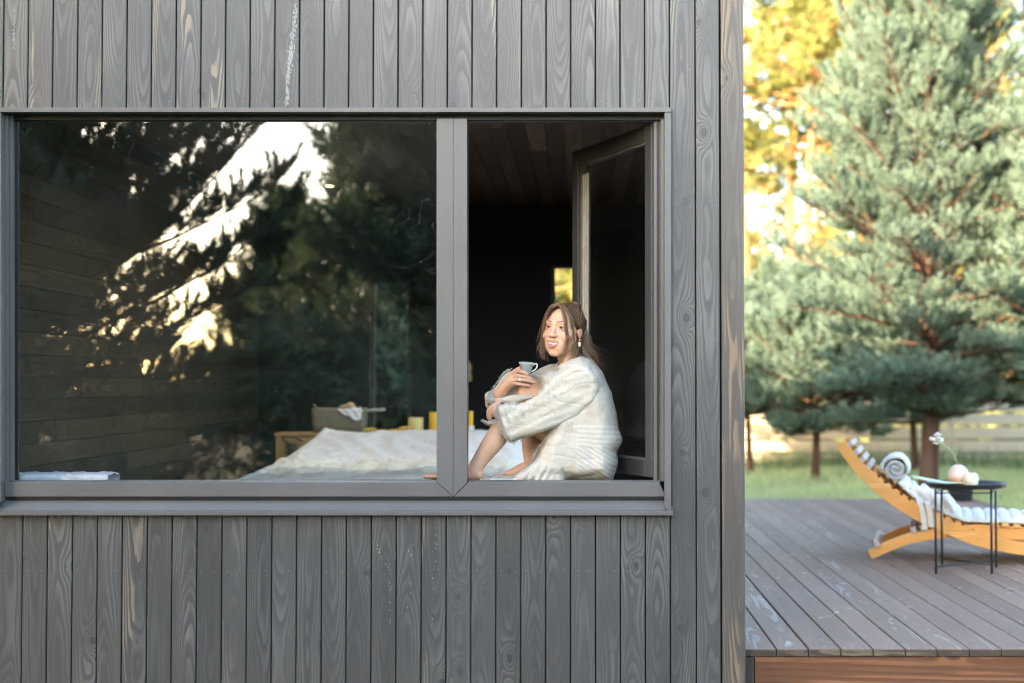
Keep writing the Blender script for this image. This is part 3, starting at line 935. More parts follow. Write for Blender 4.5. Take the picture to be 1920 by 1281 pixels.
s_ = SDF(P(620, 800, YS - 0.2), P(695, 755, YS) + Vector((0, 0.2, 0)), 0.005)
s_.slab([P(a_, b_, YS - 0.12) for a_, b_ in ((629, 768), (676, 764), (680, 772), (676, 786), (669, 790), (658, 786), (645, 778))], YS - 0.125, 0.02, 0.02, 0.01)
s_.cap(P(668, 768, YS - 0.11), P(671, 786, YS - 0.13), 0.02, 0.014, 0.01)
s_.disp(lambda X, Y, Z: 0.004 * np.sin(X * 120 + Z * 90) + 0.002 * np.sin(Z * 210))
tag(sdf_obj('cloth_napkin', [s_.nets(1)], M_WHITE, None), 'white cloth hanging over the front rim of the wicker basket', 'cloth')
b = MB(); b.tube([P(682, 770, YS - 0.05), P(700, 769, YS - 0.06), P(722, 768, YS - 0.07)], [0.008, 0.011, 0.012], 10)
tag(b.build('brush_handle', plain('pale_grey_wood', (0.35, 0.34, 0.32), 0.6), None, smooth=True), 'pale straight brush handle sticking out sideways from the wicker basket', 'brush')
s_ = SDF(P(660, 815, YS - 0.15), P(775, 795, YS) + Vector((0, 0.15, 0)), 0.004)
q = [P(668, 810.5, YS - 0.06), P(690, 806.5, YS - 0.05), P(715, 809, YS - 0.06), P(742, 808, YS - 0.04), P(765, 803.5, YS - 0.05)]
s_.chain(q, [0.008, 0.016, 0.010, 0.013, 0.02], 0.01)
s_.disp(lambda X, Y, Z: 0.003 * np.sin(X * 90 + Y * 100) + 0.002 * np.sin(X * 200 - Y * 60))
tag(sdf_obj('yellow_scarf', [s_.nets(1)], linen('mustard_cloth', (0.62, 0.44, 0.12), thin=0.0), None), 'crumpled mustard yellow scarf lying along the headboard shelf', 'scarf')
def wax(name, col):
    m = Mat(name, color=col, rough=0.45, spec=0.4)
    n = m.noise(m.obj(), 30, 3)
    m.set('color', m.mix(n, [x * 0.9 for x in col], [min(1, x * 1.08) for x in col]))
    return m.m
def candle(px0, px1, py0, y, zbase, mat, label, dish=False):
    b = MB(); a, c_ = P(px0, py0, y), P(px1, py0, y)
    r = (c_.x - a.x) / 2; cx = (a.x + c_.x) / 2; h = a.z
    b.lathe([(0, zbase), (r * 0.98, zbase), (r, zbase + 0.004), (r, h - 0.004), (r * 0.93, h), (r * 0.7, h - 0.004), (0, h - 0.006)], (cx, y, 0), 24, wob=lambda a_, z: 1 + 0.015 * math.sin(3 * a_ + z * 30))
    o = b.build('candle', mat, None, smooth=True)
    w = MB(); w.tube([(cx, y, h - 0.008), (cx + 0.002, y, h + 0.006), (cx + 0.004, y, h + 0.012)], 0.0016, 6)
    w.build('wick', M_BLACK, o)
    tag(o, label, 'candle'); return o
M_WAX1 = wax('pale_yellow_wax', (0.72, 0.62, 0.26)); M_WAX2 = wax('strong_yellow_wax', (0.80, 0.47, 0.02))
candle(765.5, 794, 783, YS, hz, M_WAX1, 'thick pale yellow pillar candle beside the scarf')
candle(805, 821, 773, YS, hz, M_WAX2, 'tall bright orange yellow candle standing next to the pillar candle')
candle(877.5, 887, 771, YS - 0.02, hz + 0.03, M_WAX2, 'slim yellow taper candle in a white holder right of the mullion')
b = MB(); c = P(883, 800, YS - 0.02)
b.lathe([(0, hz + 0.008), (0.035, hz + 0.008), (0.04, hz + 0.014), (0.02, hz + 0.018), (0.024, hz + 0.045), (0.018, hz + 0.047), (0.016, hz + 0.03), (0, hz + 0.029)], (c.x, c.y, 0), 20)
tag(b.build('candle_holder', plain('white_ceramic', (0.7, 0.72, 0.7), 0.3), None, smooth=True), 'small white ceramic holder under the slim taper candle', 'candle holder')
b = MB(); x0, x1 = P(868, 0, YS).x, P(912, 0, YS).x
b.box(x0, x1, YS - 0.12, YS + 0.1, hz, hz + 0.008); b.box(x0 + 0.02, x1 - 0.02, YS - 0.09, YS + 0.07, hz + 0.0085, hz + 0.017)
tag(b.build('book', plain('pale_book_cover', (0.5, 0.52, 0.46), 0.6), None, bevel=0.002), 'thin pale book lying flat under the white candle holder', 'book')
# a tan lantern glimpsed in the dark room
b = MB(); c = P(877, 0, 5.2)
z0, z1 = P(877, 716, 5.2).z, P(877, 676, 5.2).z
b.lathe([(0, z0), (0.035, z0), (0.042, z0 + 0.03), (0.034, z0 + 0.08), (0.042, z0 + 0.12), (0.018, z1), (0, z1)], (c.x, c.y, 0), 20)
b.tube([(c.x, c.y, z1 - 0.01), (c.x, c.y, RZ)], 0.003, 6)
tag(b.build('hanging_lantern', plain('tan_paper', (0.42, 0.28, 0.15), 0.7), None, smooth=True), 'narrow tan paper lantern hanging in the dark room behind the mullion', 'lantern')
# ceiling spotlight
dz = P(618, 348, 0); d_ = (RZ - EYE) / ((dz.z - EYE) / (0 - CAMY)) + CAMY
c = P(618, 348, d_)
cl = tag(empty('ceiling_spotlight', (c.x, c.y, RZ)), 'small warm recessed spotlight glowing in the dark ceiling', 'spotlight')
b = MB(); b.lathe([(0.030, RZ - 0.005), (0.05, RZ - 0.007), (0.05, RZ - 0.004), (0.03, RZ - 0.004)], (c.x, c.y, 0), 24); b.build('trim_ring', M_ALU, cl)
m = Mat('warm_lamp', color=(0.8, 0.7, 0.5)); m.set('emit', (1, 0.75, 0.4)); m.set('estr', 1.4)
for k_, (lx_, ly_, tx_, ty_, pw_) in enumerate(((c.x, c.y, -1.35, 3.2, 8), (-1.9, 1.5, -1.5, 3.1, 9), (-0.7, 1.5, -0.8, 3.1, 9))):  # first sits at the lit fitting; other two are unseen, added to brighten the duvet
    ld = bpy.data.lights.new('spotlight', 'SPOT'); ld.energy = pw_; ld.spot_size = R(80); ld.spot_blend = 0.9; ld.shadow_soft_size = 0.04; ld.color = (1.0, 0.93, 0.82)
    lo_ = bpy.data.objects.new('spotlight', ld); link(lo_); lo_.location = (lx_, ly_, RZ - 0.02)
    lo_.rotation_euler = (Vector((tx_, ty_, 0.7)) - Vector((lx_, ly_, RZ))).to_track_quat('-Z', 'Y').to_euler()
b = MB(); b.lathe([(0, RZ - 0.006), (0.029, RZ - 0.006), (0.029, RZ - 0.0045), (0, RZ - 0.0045)], (c.x, c.y, 0), 24); b.build('bulb', m.m, cl)
# ------------------------------------------------------------------ the woman on the sill
rs_ = np.random.RandomState(5)
_W = [(rs_.randn(3), rs_.uniform(0, 6.28)) for _ in range(10)]
def wnoise(X, Y, Z, f):
    s = 0
    for d, p in _W: s = s + np.sin(f * (X * d[0] + Y * d[1] + Z * d[2]) + p)
    return s / 10 ** 0.5
def PP(a, b, y): return np.array(P(a, b, y))
person = tag(empty('person', P(1080, 905, 0.24)), 'smiling woman in a loose linen robe sitting on the window sill with a cup', 'person')

# head frame
HC = PP(1057, 618, 0.24)
yaw, roll, pit = R(28), R(5.0), R(3)
Fv = np.array([-math.sin(yaw), -math.cos(yaw), 0.0]); Rv = np.array([math.cos(yaw), -math.sin(yaw), 0.0]); Uv = np.array([0, 0, 1.0])
Rv2 = Rv * math.cos(roll) - Uv * math.sin(roll) * 1.0; Uv2 = Uv * math.cos(roll) + Rv * math.sin(roll)
Fv2 = Fv * math.cos(pit) + Uv2 * math.sin(pit); Uv3 = np.cross(Rv2, Fv2); Uv3 = Uv3 if Uv3[2] > 0 else -Uv3
HM = np.array([Rv2, Fv2, Uv3])
HS = 1.05
def HL(a, b, c): return HC + HS * (a * HM[0] + b * HM[1] + c * HM[2])

def head(S):
    e = lambda c, r, k=0.0, op='add': S.ell(HL(*c), [HS * v for v in r], k, op, HM)
    c_ = lambda a, b, ra, rb=None, k=0.0, op='add': S.cap(HL(*a), HL(*b), HS * ra, None if rb is None else HS * rb, k, op)
    e((0, -0.018, 0.033), (0.074, 0.093, 0.078))
    e((0, 0.024, -0.014), (0.064, 0.062, 0.077), 0.025)
    e((0, 0.034, -0.062), (0.041, 0.045, 0.037), 0.02)
    e((0, 0.066, -0.105), (0.014, 0.014, 0.012), 0.022)          # chin
    for s in (-1, 1):
        c_((s * 0.052, 0.0, -0.042), (s * 0.040, 0.026, -0.074), 0.011, 0.010, 0.02); c_((s * 0.040, 0.026, -0.074), (s * 0.013, 0.060, -0.104), 0.010, 0.010, 0.018)   # jaw line
        e((s * 0.041, 0.058, -0.034), (0.021, 0.020, 0.019), 0.018)   # smiling cheeks
        e((s * 0.054, 0.035, -0.015), (0.013, 0.02, 0.014), 0.016)
        c_((s * 0.010, 0.0835, 0.022), (s * 0.042, 0.070, 0.023), 0.006, 0.005, 0.016)    # brow ridge
        c_((s * 0.030, 0.0930, 0.003), (s * 0.033, 0.090, 0.003), 0.0115, None, 0.012, 'sub')   # socket
        e((s * 0.0305, 0.0705, 0.002), (0.0130, 0.0125, 0.0125), 0.002)     # eyeball
        c_((s * 0.018, 0.0805, 0.0045), (s * 0.031, 0.0835, 0.0088), 0.0026, 0.0028, 0.003)  # upper lid
        c_((s * 0.031, 0.0835, 0.0088), (s * 0.044, 0.0745, 0.0035), 0.0028, 0.0024, 0.003)
        c_((s * 0.020, 0.0800, -0.0035), (s * 0.041, 0.0755, -0.0035), 0.0030, 0.0030, 0.004)
        e((s * 0.0115, 0.0905, -0.034), (0.0075, 0.010, 0.0065), 0.005)     # nostril wing
        c_((s * 0.006, 0.0990, -0.043), (s * 0.008, 0.094, -0.040), 0.0022, None, 0.003, 'sub')
        e((s * 0.028, 0.050, -0.070), (0.022, 0.026, 0.028), 0.02)
        # smile crease
        c_((s * 0.020, 0.0950, -0.036), (s * 0.036, 0.0850, -0.060), 0.0012, 0.001, 0.010, 'sub')
        # ear
        e((s * 0.0755, -0.006, -0.008), (0.0070, 0.016, 0.026), 0.006)
        e((s * 0.0825, -0.001, -0.004), (0.004, 0.010, 0.018), 0.004, 'sub')
    c_((0, 0.0790, 0.016), (0, 0.0985, -0.026), 0.0065, 0.0085, 0.012)     # nose bridge
    e((0, 0.1010, -0.0335), (0.0092, 0.0088, 0.0078), 0.006)
    # mouth: muzzle, lips, open smile with teeth
    e((0, 0.062, -0.068), (0.030, 0.026, 0.024), 0.016)
    def lip(pts, r, k, op='add'):
        q = smooth_path([list(HL(*p)) + [HS * r_] for p, r_ in zip(pts, r)], 14)
        for i in range(13): S.cap(q[i][:3], q[i + 1][:3], q[i][3], q[i + 1][3], k, op)
    lip([(-0.027, 0.0775, -0.0585), (-0.014, 0.0860, -0.0640), (0, 0.0885, -0.0665), (0.014, 0.0860, -0.0640), (0.027, 0.0775, -0.0585)], [0.0035, 0.0055, 0.0058, 0.0055, 0.0035], 0.003, 'sub')
    lip([(-0.026, 0.0735, -0.0590), (-0.014, 0.0800, -0.0638), (0, 0.0825, -0.0655), (0.014, 0.0800, -0.0638), (0.026, 0.0735, -0.0590)], [0.0045, 0.0055, 0.0058, 0.0055, 0.0045], 0.0)
    lip([(-0.029, 0.0770, -0.0560), (-0.012, 0.0880, -0.0575), (0, 0.0895, -0.0590), (0.012, 0.0880, -0.0575), (0.029, 0.0770, -0.0560)], [0.0018, 0.0030, 0.0028, 0.0030, 0.0018], 0.003)
    lip([(-0.028, 0.0765, -0.0585), (-0.014, 0.0860, -0.0738), (0, 0.0885, -0.0785), (0.014, 0.0860, -0.0738), (0.028, 0.0765, -0.0585)], [0.0018, 0.0036, 0.0044, 0.0036, 0.0018], 0.003)
    # neck
    S.cap(HL(0, -0.022, -0.06), PP(1073, 700, 0.285), 0.045, 0.050, 0.015)
    S.cap(HL(0.030, -0.02, -0.07), PP(1058, 695, 0.22), 0.014, 0.012, 0.02)

def limb(S, pts, rad, k=0.015): S.chain([PP(*p) for p in pts], rad, k)

def body(S):
    # trunk (under the robe)
    limb(S, [(1112, 852, 0.28), (1122, 800, 0.28), (1104, 748, 0.28), (1080, 706, 0.28)], [0.105, 0.088, 0.095, 0.060], 0.0)
    S.ell(PP(1090, 740, 0.28), (0.09, 0.12, 0.09), 0.03)
    # near (left) leg
    limb(S, [(1100, 862, 0.24), (1034, 812, 0.23), (970, 777, 0.21)], [0.070, 0.054, 0.044], 0.02)
    limb(S, [(970, 777, 0.21), (948, 797, 0.19), (925, 829, 0.165), (901, 862, 0.16), (887, 884, 0.155)], [0.044, 0.048, 0.044, 0.033, 0.028], 0.015)
    limb(S, [(893, 891, 0.16), (875, 889, 0.157), (845, 893, 0.150), (815, 896, 0.145)], [0.024, 0.026, 0.020, 0.014], 0.012)
    S.ell(PP(818, 893.5, 0.148), (0.040, 0.038, 0.012), 0.012)
    for i in range(5):
        dy = -0.026 + i * 0.0135
        l = [0, 3, 6, 10, 15][i]
        S.cap(PP(812, 894, 0.150 + dy), PP(798 + l * 0.6, 893 + i * 0.2, 0.150 + dy * 1.1), 0.0105 if i == 0 else 0.008, 0.0105 if i == 0 else 0.0072, 0.004)
    S.ell(PP(895, 890, 0.16), (0.024, 0.026, 0.024), 0.012)
    # far (right) leg
    limb(S, [(1108, 862, 0.35), (1052, 795, 0.345), (1000, 733, 0.335)], [0.085, 0.070, 0.052], 0.02)
    S.ell(PP(989, 722, 0.333), (0.048, 0.050, 0.045), 0.02)
    limb(S, [(992, 736, 0.335), (996, 775, 0.335), (997, 812, 0.335), (995, 845, 0.335), (997, 868, 0.335)], [0.050, 0.053, 0.047, 0.036, 0.030], 0.015)
    limb(S, [(1003, 880, 0.335), (985, 879, 0.335), (962, 887, 0.33), (944, 893, 0.325)], [0.026, 0.028, 0.020, 0.013], 0.012)
    for i in range(5):
        dy = -0.030 + i * 0.0135
        S.cap(PP(946, 893, 0.325 + dy), PP(934 + i * 2, 894, 0.325 + dy), 0.0095, 0.008, 0.004)
    # near (left) arm: shoulder - elbow - wrist - hand round the shin
    limb(S, [(1092, 712, 0.17), (1052, 752, 0.155), (1014, 786, 0.15)], [0.050, 0.042, 0.036], 0.02)
    limb(S, [(1014, 786, 0.15), (975, 782, 0.16), (943, 772, 0.185)], [0.036, 0.034, 0.023], 0.015)
    S.chain([PP(943, 772, 0.185), PP(930, 770, 0.20), PP(922, 768, 0.215)], [0.023, 0.022, 0.018], 0.01)
    S.ell(PP(926, 771, 0.208), (0.026, 0.034, 0.026), 0.012)
    for i in range(4):
        y = 0.183 + i * 0.0175
        b0 = 762 + i * 1.5
        S.chain([PP(924, b0, y), PP(917.5, b0 + 6, y + 0.002), PP(916, b0 + 15, y + 0.004), PP(920, b0 + 23, y + 0.006)], [0.0098, 0.0092, 0.0083, 0.0075], 0.003)
    S.chain([PP(936, 766, 0.19), PP(930, 758, 0.195), PP(938, 752, 0.20)], [0.012, 0.0095, 0.008], 0.006)
    # far (right) arm
    limb(S, [(1052, 712, 0.40), (985, 740, 0.42), (925, 756, 0.405)], [0.048, 0.040, 0.033], 0.02)
    limb(S, [(925, 756, 0.405), (936, 742, 0.36), (949, 724, 0.305)], [0.034, 0.031, 0.0215], 0.015)
    # right hand
    S.chain([PP(949, 724, 0.305), PP(956, 717, 0.292), PP(962, 711, 0.280)], [0.0215, 0.021, 0.019], 0.01)
    S.ell(PP(960, 712, 0.284), (0.021, 0.017, 0.030), 0.010)
    fingers = [
        [(963.5, 702, 0.272), (971, 696.8, 0.2600), (980, 698.5, 0.2500), (988.0, 701.5, 0.2510)],
        [(963.5, 707, 0.268), (973, 705.2, 0.2600), (985, 706.6, 0.2560), (996.0, 709.5, 0.2620)],
        [(963.5, 713, 0.268), (973, 712.0, 0.2610), (987, 713.4, 0.2590), (1001.5, 716.5, 0.2640)],
        [(963.5, 718.5, 0.272), (972, 720.2, 0.2660), (983, 721.8, 0.2640), (992.5, 723.8, 0.2660)]]
    for q, r in zip(fingers, (0.0092, 0.0094, 0.0088, 0.0078)):
        S.chain([PP(*p) for p in q], [r * 1.05, r, r * 0.94, r * 0.80], 0.0018)
    S.chain([PP(956, 706, 0.292), PP(966, 697, 0.308), PP(977, 691, 0.318), PP(986, 690, 0.316)], [0.013, 0.0105, 0.0095, 0.008], 0.005)

SB = SDF(PP(775, 912, 0.05), PP(1195, 640, 0.50) + np.array([0, 0, 0.0]), 0.0032)
body(SB); SB.cap(HL(0, -0.022, -0.06), PP(1073, 700, 0.285), 0.045, 0.050, 0.015)
zc_ = PP(1057, 668, 0.24)[2]
SH = SDF(HC - np.array([0.135, 0.15, 0.155]), HC + np.array([0.135, 0.15, 0.145]), 0.0017)
head(SH)
vb, fb = SB.nets(1); vh, fh = SH.nets(1)

SKIN = np.array([0.63, 0.37, 0.235]); LIP = np.array([0.38, 0.12, 0.10]); BROW = np.array([0.085, 0.05, 0.033]); HAIRC = np.array([0.06, 0.036, 0.025])
def skin_col(V):
    n = len(V); C = np.zeros((n, 4)); C[:, 3] = 1
    C[:, :3] = SKIN
    v = wnoise(V[:, 0], V[:, 1], V[:, 2], 40)[:, None] * 0.03 + wnoise(V[:, 0], V[:, 1], V[:, 2], 130)[:, None] * 0.02
    C[:, :3] *= 1 + v
    L = (V - HC) @ HM.T / HS
    a, b, c = L[:, 0], L[:, 1], L[:, 2]
    isH = (np.abs(a) < 0.1) & (np.abs(b) < 0.13) & (c > -0.125) & (c < 0.16)
    face = isH & (b > 0.03)
    def blend(m, col, k=1.0):
        k_ = (np.clip(m, 0, 1) * k)[:, None]
        C[:, :3] = C[:, :3] * (1 - k_) + np.array(col) * k_
    g = lambda q, s: np.exp(-q / (s * s))
    for s in (-1, 1):
        blend(face * g((a - s * 0.04) ** 2 + (c + 0.034) ** 2, 0.020), (0.60, 0.22, 0.15), 0.40)
    blend(face * g(a ** 2 + (c + 0.034) ** 2, 0.011), (0.60, 0.24, 0.17), 0.35)
    sm = lambda x, w: np.clip(0.5 - x / w, 0, 1)
    up = -0.0600 + 3.0 * a * a; lo = -0.0744 + 19.0 * a * a           # opening between the lips
    inw = sm(np.abs(a) - 0.0275, 0.002) * face
    op = inw * sm(c - up, 0.0012) * sm(lo - c, 0.0012)
    ulip = inw * sm(c - (up + 0.0062 - 3 * a * a), 0.0012) * sm(up - c, 0.0012)
    llip = inw * sm(c - lo, 0.0012) * sm((lo - 0.0085 + 6 * a * a) - c, 0.0012)
    blend(ulip, LIP, 0.85); blend(llip, LIP * 1.15, 0.85)
    blend(op, (0.56, 0.51, 0.43)); blend(op * sm(c - (lo + 0.0018), 0.001), (0.20, 0.05, 0.05))
    blend(op * sm(0.0235 - np.abs(a), 0.003), (0.10, 0.03, 0.03), 0.7)
    for s in (-1, 1):
        x = s * a
        bc = 0.0245 + 0.0035 * np.clip((x - 0.012) / 0.022, 0, 1) - 0.007 * np.clip((x - 0.034) / 0.014, 0, 1) ** 1.5
        th = 0.0030 * np.clip((0.051 - x) / 0.02, 0.2, 1)
        blend(face * sm(np.abs(c - bc) - th, 0.0022) * sm(0.012 - x, 0.004) * sm(x - 0.051, 0.004), BROW, 0.75)
        ex, ec = (x - 0.0308) / 0.0138, (c - 0.0025)
        hh = 0.0040 * np.sqrt(np.clip(1 - ex ** 2, 0, 1))
        ins = face * (np.abs(ex) < 1)
        eye = ins * sm(np.abs(ec) - hh, 0.0012)
        blend(eye, (0.40, 0.35, 0.31))
        rr = np.sqrt((x - 0.0300 + s * -0.0015) ** 2 + (ec) ** 2)
        blend(eye * sm(rr - 0.0062, 0.0012), (0.045, 0.028, 0.018))
        lash = face * sm(np.abs(ex) - 1.12, 0.08) * sm(np.abs(ec - np.maximum(hh, 0.0004) - 0.0006) - 0.0011, 0.001)
        blend(lash, (0.03, 0.018, 0.014), 0.9)
        low = ins * sm(np.abs(ec + hh + 0.0008) - 0.0006, 0.001)
        blend(low, (0.18, 0.09, 0.06), 0.5)
    blend(face * sm(np.sqrt((np.abs(a) - 0.0062) ** 2 + ((c + 0.0415) * 1.6) ** 2) - 0.0026, 0.001), (0.14, 0.05, 0.035), 0.8)
    # scalp
    sc = isH * ((c > 0.088 - 4.5 * a * a) | ((b < 0.01) & (c > 0.03)) | (b < -0.04))
    blend(sc * 1.0, HAIRC)
    # nails and knuckles on the cup hand
    for q, y in (((988.5, 701.5), 0.25), ((996.5, 709.5), 0.261), ((1002, 716.5), 0.263), ((993, 723.8), 0.265)):
        p = PP(q[0], q[1], y)
        d = np.sqrt(((V - p) ** 2).sum(1))
        blend(sm(d - 0.009, 0.004), (0.66, 0.36, 0.28), 0.5)
    for q in ((990, 722, 0.29), (893, 892, 0.14), (800, 893, 0.15), (971, 698, 0.26), (973, 706, 0.258), (1000, 700, 0.30)):
        d2 = ((V - PP(*q)) ** 2).sum(1)
        blend(g(d2, 0.022), (0.60, 0.24, 0.16), 0.28)
    return C
m = Mat('skin', rough=0.48, spec=0.4)
m.set('color', m.attr('col', 'Color')); m.set('sss', 0.18); m.set('sssr', (0.8, 0.3, 0.15)); m.set('ssss', 0.012)
m.set('normal', m.bump(m.noise(m.obj(), 260, 3), 0.10, 0.002))
bodyo = sdf_obj('body', [(vb, fb), (vh, fh)], m.m, person, skin_col)

# ------------------------------------------------------------------ robe
def poly(pts): return [P(a, b, 0.2) for a, b in pts]
x_of = lambda a: float(P(a, 700, 0.2).x)
z_of = lambda b: float(P(1080, b, 0.2).z)
RBLO, RBHI = PP(890, 912, 0.06), PP(1185, 655, 0.50)
T = SDF(RBLO, RBHI, 0.0036)
T.slab(poly([(1014, 704), (1028, 693), (1045, 694), (1058, 684), (1070, 672), (1088, 666), (1106, 673), (1130, 697), (1148, 738), (1157, 775), (1161, 805), (1168, 822), (1166, 835), (1158, 848), (1160, 868), (1155, 888), (1148, 907), (985, 907), (984, 890), (998, 862), (1012, 830), (1022, 800), (1006, 760), (1012, 728)]),
       0.285, 0.195, 0.085)
T.ell(PP(1078, 690, 0.285), (0.085, 0.14, 0.045), 0.05)
# neck opening
T.cap(PP(1063, 640, 0.245), PP(1070, 700, 0.28), 0.060, 0.050, 0.01, 'sub')
# hem on the sill
T.slab(poly([(900, 895), (930, 890), (962, 892), (985, 876), (1010, 858), (1060, 868), (1060, 908), (900, 908)]), 0.165, 0.075, 0.03, 0.02)
# end of the belt and a loose flap below the wrist
T.slab(poly([(905, 787.5), (914, 792), (922, 790), (938, 784), (965, 782), (972, 800), (945, 799), (918, 797), (908, 792)]), 0.185, 0.055, 0.05, 0.0)
T.slab(poly([(1002, 884), (1012, 872), (1045, 869), (1050, 877), (1022, 884), (1008, 894), (998, 897)]), 0.125, 0.035, 0.02, 0.008)
arm = PP(1088, 770, 0.2)
def crease(X, Y, Z):
    q = np.abs(wnoise(X * 1.0 + 0.4 * Z, Y * 0.6, Z * 1.6, 24)); r_ = np.abs(wnoise(X * 1.5 - Z * 0.5, Y * 0.7, Z, 42))
    return np.exp(-(q / 0.22) ** 2) * 1.0 + np.exp(-(r_ / 0.2) ** 2) * 0.5
def torso_folds(X, Y, Z):
    dx, dz = X - arm[0], Z - arm[2]
    r = np.sqrt(dx * dx + dz * dz); th = np.arctan2(dz, dx)
    w = wnoise(X, Y, Z, 7)
    f = np.sin(th * 9 + w * 2.6) * 0.0034 * (0.6 + 0.6 * wnoise(X, Y, Z, 13)) * np.clip((r - 0.05) / 0.12, 0, 1)
    f = f + np.sin(th * 29 + w * 3.1 + 1) * 0.0008 * np.clip((r - 0.08) / 0.12, 0, 1)
    hz_ = np.clip((z_of(790) - Z) / 0.08, 0, 1) * np.clip((x_of(1045) - X) / 0.05, 0, 1)
    f = f * (1 - hz_) + hz_ * (np.sin((X * 0.93 - Z * 0.35) * 190 + w * 3.5) * 0.0026 * (0.7 + 0.6 * wnoise(X, Y, Z, 18)))
    bot = np.clip((z_of(880) - Z) / 0.03, 0, 1)
    f = f + bot * wnoise(X, Y, Z, 45) * 0.0035
    return f + wnoise(X, Y, Z, 30) * 0.0018 + crease(X, Y, Z) * 0.0018
T.disp(torso_folds)
# right sleeve: back of the cuff, front lip
Q = SDF(PP(905, 765, 0.20), PP(1060, 680, 0.50), 0.003)
Q.slab(poly([(958, 693), (946, 699), (937, 709), (930, 721), (918, 738), (914, 744), (919, 752), (945, 757), (970, 745), (975, 715)]), 0.375, 0.012, 0.012, 0.0, flat=0.4)
Q.slab(poly([(914, 742), (921, 755), (940, 758.5), (968, 760), (1000, 752), (1005, 738), (975, 739), (955, 741), (940, 744.5), (926, 743), (918, 738)]), lambda x, z: 0.30 + 0 * x * z, 0.035, 0.03, 0.010, flat=0.2)
Q.cap(PP(919, 745, 0.33), PP(932, 757, 0.40), 0.022, 0.04, 0.015)
Q.cap(PP(932, 752, 0.41), PP(1040, 712, 0.40), 0.050, 0.070, 0.03)
Q.chain([PP(927, 741, 0.315), PP(938, 732, 0.31), PP(950, 716, 0.31)], [0.030, 0.028, 0.026], 0.006, 'sub')
Q.disp(lambda X, Y, Z: wnoise(X, Y, Z, 60) * 0.0022 + wnoise(X, Y, Z, 25) * 0.0025)
# left sleeve
S = SDF(PP(915, 840, 0.05), PP(1130, 672, 0.30), 0.0032)
S.slab(poly([(934, 759), (958, 756), (978, 755), (996, 748), (1008, 741), (1020, 727), (1040, 706), (1058, 694), (1082, 683), (1104, 688), (1120, 706), (1124, 732), (1114, 756), (1088, 779), (1058, 795), (1028, 807), (1000, 815), (978, 820), (961, 828), (948, 818), (939, 800), (931, 775)]),
       lambda x, z: 0.150 + 0 * x * z, lambda x, z: 0.068 + 0 * x * z, 0.028, flat=0.42)
S.cap(PP(915, 783, 0.185), PP(950, 786, 0.185), 0.044, 0.030, 0.004, 'sub')
A0, A1 = PP(1100, 700, 0.2), PP(945, 795, 0.2)
ad = (A1 - A0) / np.linalg.norm(A1 - A0)
def sleeve_folds(X, Y, Z):
    s = (X - A0[0]) * ad[0] + (Z - A0[2]) * ad[2]
    q = (X - A0[0]) * ad[2] - (Z - A0[2]) * ad[0]
    w = wnoise(X, Y, Z, 9)
    f = np.sin(q * 95 + s * 14 + w * 3.2) * 0.0026 * np.clip(s / 0.12, 0.1, 1) * (0.6 + 0.6 * wnoise(X, Y, Z, 12)) + np.sin(q * 210 - s * 25 + w * 4) * 0.0008
    g_ = np.clip((q + 0.03) / 0.05, 0, 1) * np.clip((s - 0.1) / 0.08, 0, 1)
    f = f + np.sin(s * 190 + q * 60 + w * 2) * 0.0030 * g_
    return f + wnoise(X, Y, Z, 34) * 0.0018 + crease(X, Y, Z) * 0.0018
S.disp(sleeve_folds)
def stripes(m, c, o):
    x, y, z = m.sep(o)
    xr = m.math('MULTIPLY', m.ramp(x, x_of(1078), x_of(1084)), m.ramp(z, z_of(792), z_of(800)))
    w = m.noise(o, 10, 2)
    s1 = m.math('SINE', m.math('ADD', m.math('MULTIPLY', m.math('ADD', z, m.math('MULTIPLY', x, 0.08)), 300.0), m.math('MULTIPLY', w, 5.0)))
    s2 = m.math('SINE', m.math('ADD', m.math('MULTIPLY', m.math('ADD', z, m.math('MULTIPLY', x, 0.62)), 300.0), m.math('MULTIPLY', w, 5.0)))
    sel = m.ramp(z, z_of(838), z_of(834))
    s = m.math('ADD', m.math('MULTIPLY', s1, sel), m.math('MULTIPLY', s2, m.math('SUBTRACT', 1.0, sel)))
    k = m.math('MULTIPLY', m.ramp(s, -0.2, 0.3), xr)
    k2 = m.math('MULTIPLY', m.ramp(s, 0.2, -0.6), xr)
    c = m.mix(m.math('MULTIPLY', k, 0.42), c, (0.82, 0.81, 0.76))
    return m.mix(m.math('MULTIPLY', k2, 0.10), c, (0.50, 0.48, 0.43))
M_ROBE = linen('natural_linen', (0.66, 0.605, 0.505), stripes, thin=0.22)
robe = sdf_obj('robe', [T.nets(1), Q.nets(1), S.nets(1)], M_ROBE, person)
# frayed hems
fg = MB(); fr_ = random.Random(11)
def fray(pts, n, out, ln=0.013):
    q = smooth_path(pts, 80)
    for i in range(n):
        t = fr_.random() * 78; k = int(t); f = t - k
        p = q[k] * (1 - f) + q[k + 1] * f
        b = P(*p)
        d = Vector((out[0] + fr_.gauss(0, 0.6), fr_.gauss(-0.2, 0.5), out[1] + fr_.gauss(0, 0.6))).normalized()
        l = ln * fr_.uniform(0.4, 1.2)
        e = b + d * l + Vector((fr_.gauss(0, 0.002), fr_.gauss(0, 0.002), -l * 0.3))
        fg.tube([b - d * 0.004, (b + e) / 2 + Vector((fr_.gauss(0, 0.001), 0, fr_.gauss(0, 0.001))), e], [0.0013, 0.0011, 0.0008], 4)
fray([(936, 758, .12), (932, 775, .10), (938, 800, .095), (948, 817, .10), (961, 827, .12), (978, 821, .13), (1000, 815, .14)], 230, (-0.6, -0.6), 0.012)
fray([(958, 692, .37), (946, 698, .37), (930, 720, .365), (914, 744, .34), (920, 755, .31), (942, 759, .28), (968, 756, .28)], 200, (-0.5, -0.3), 0.010)
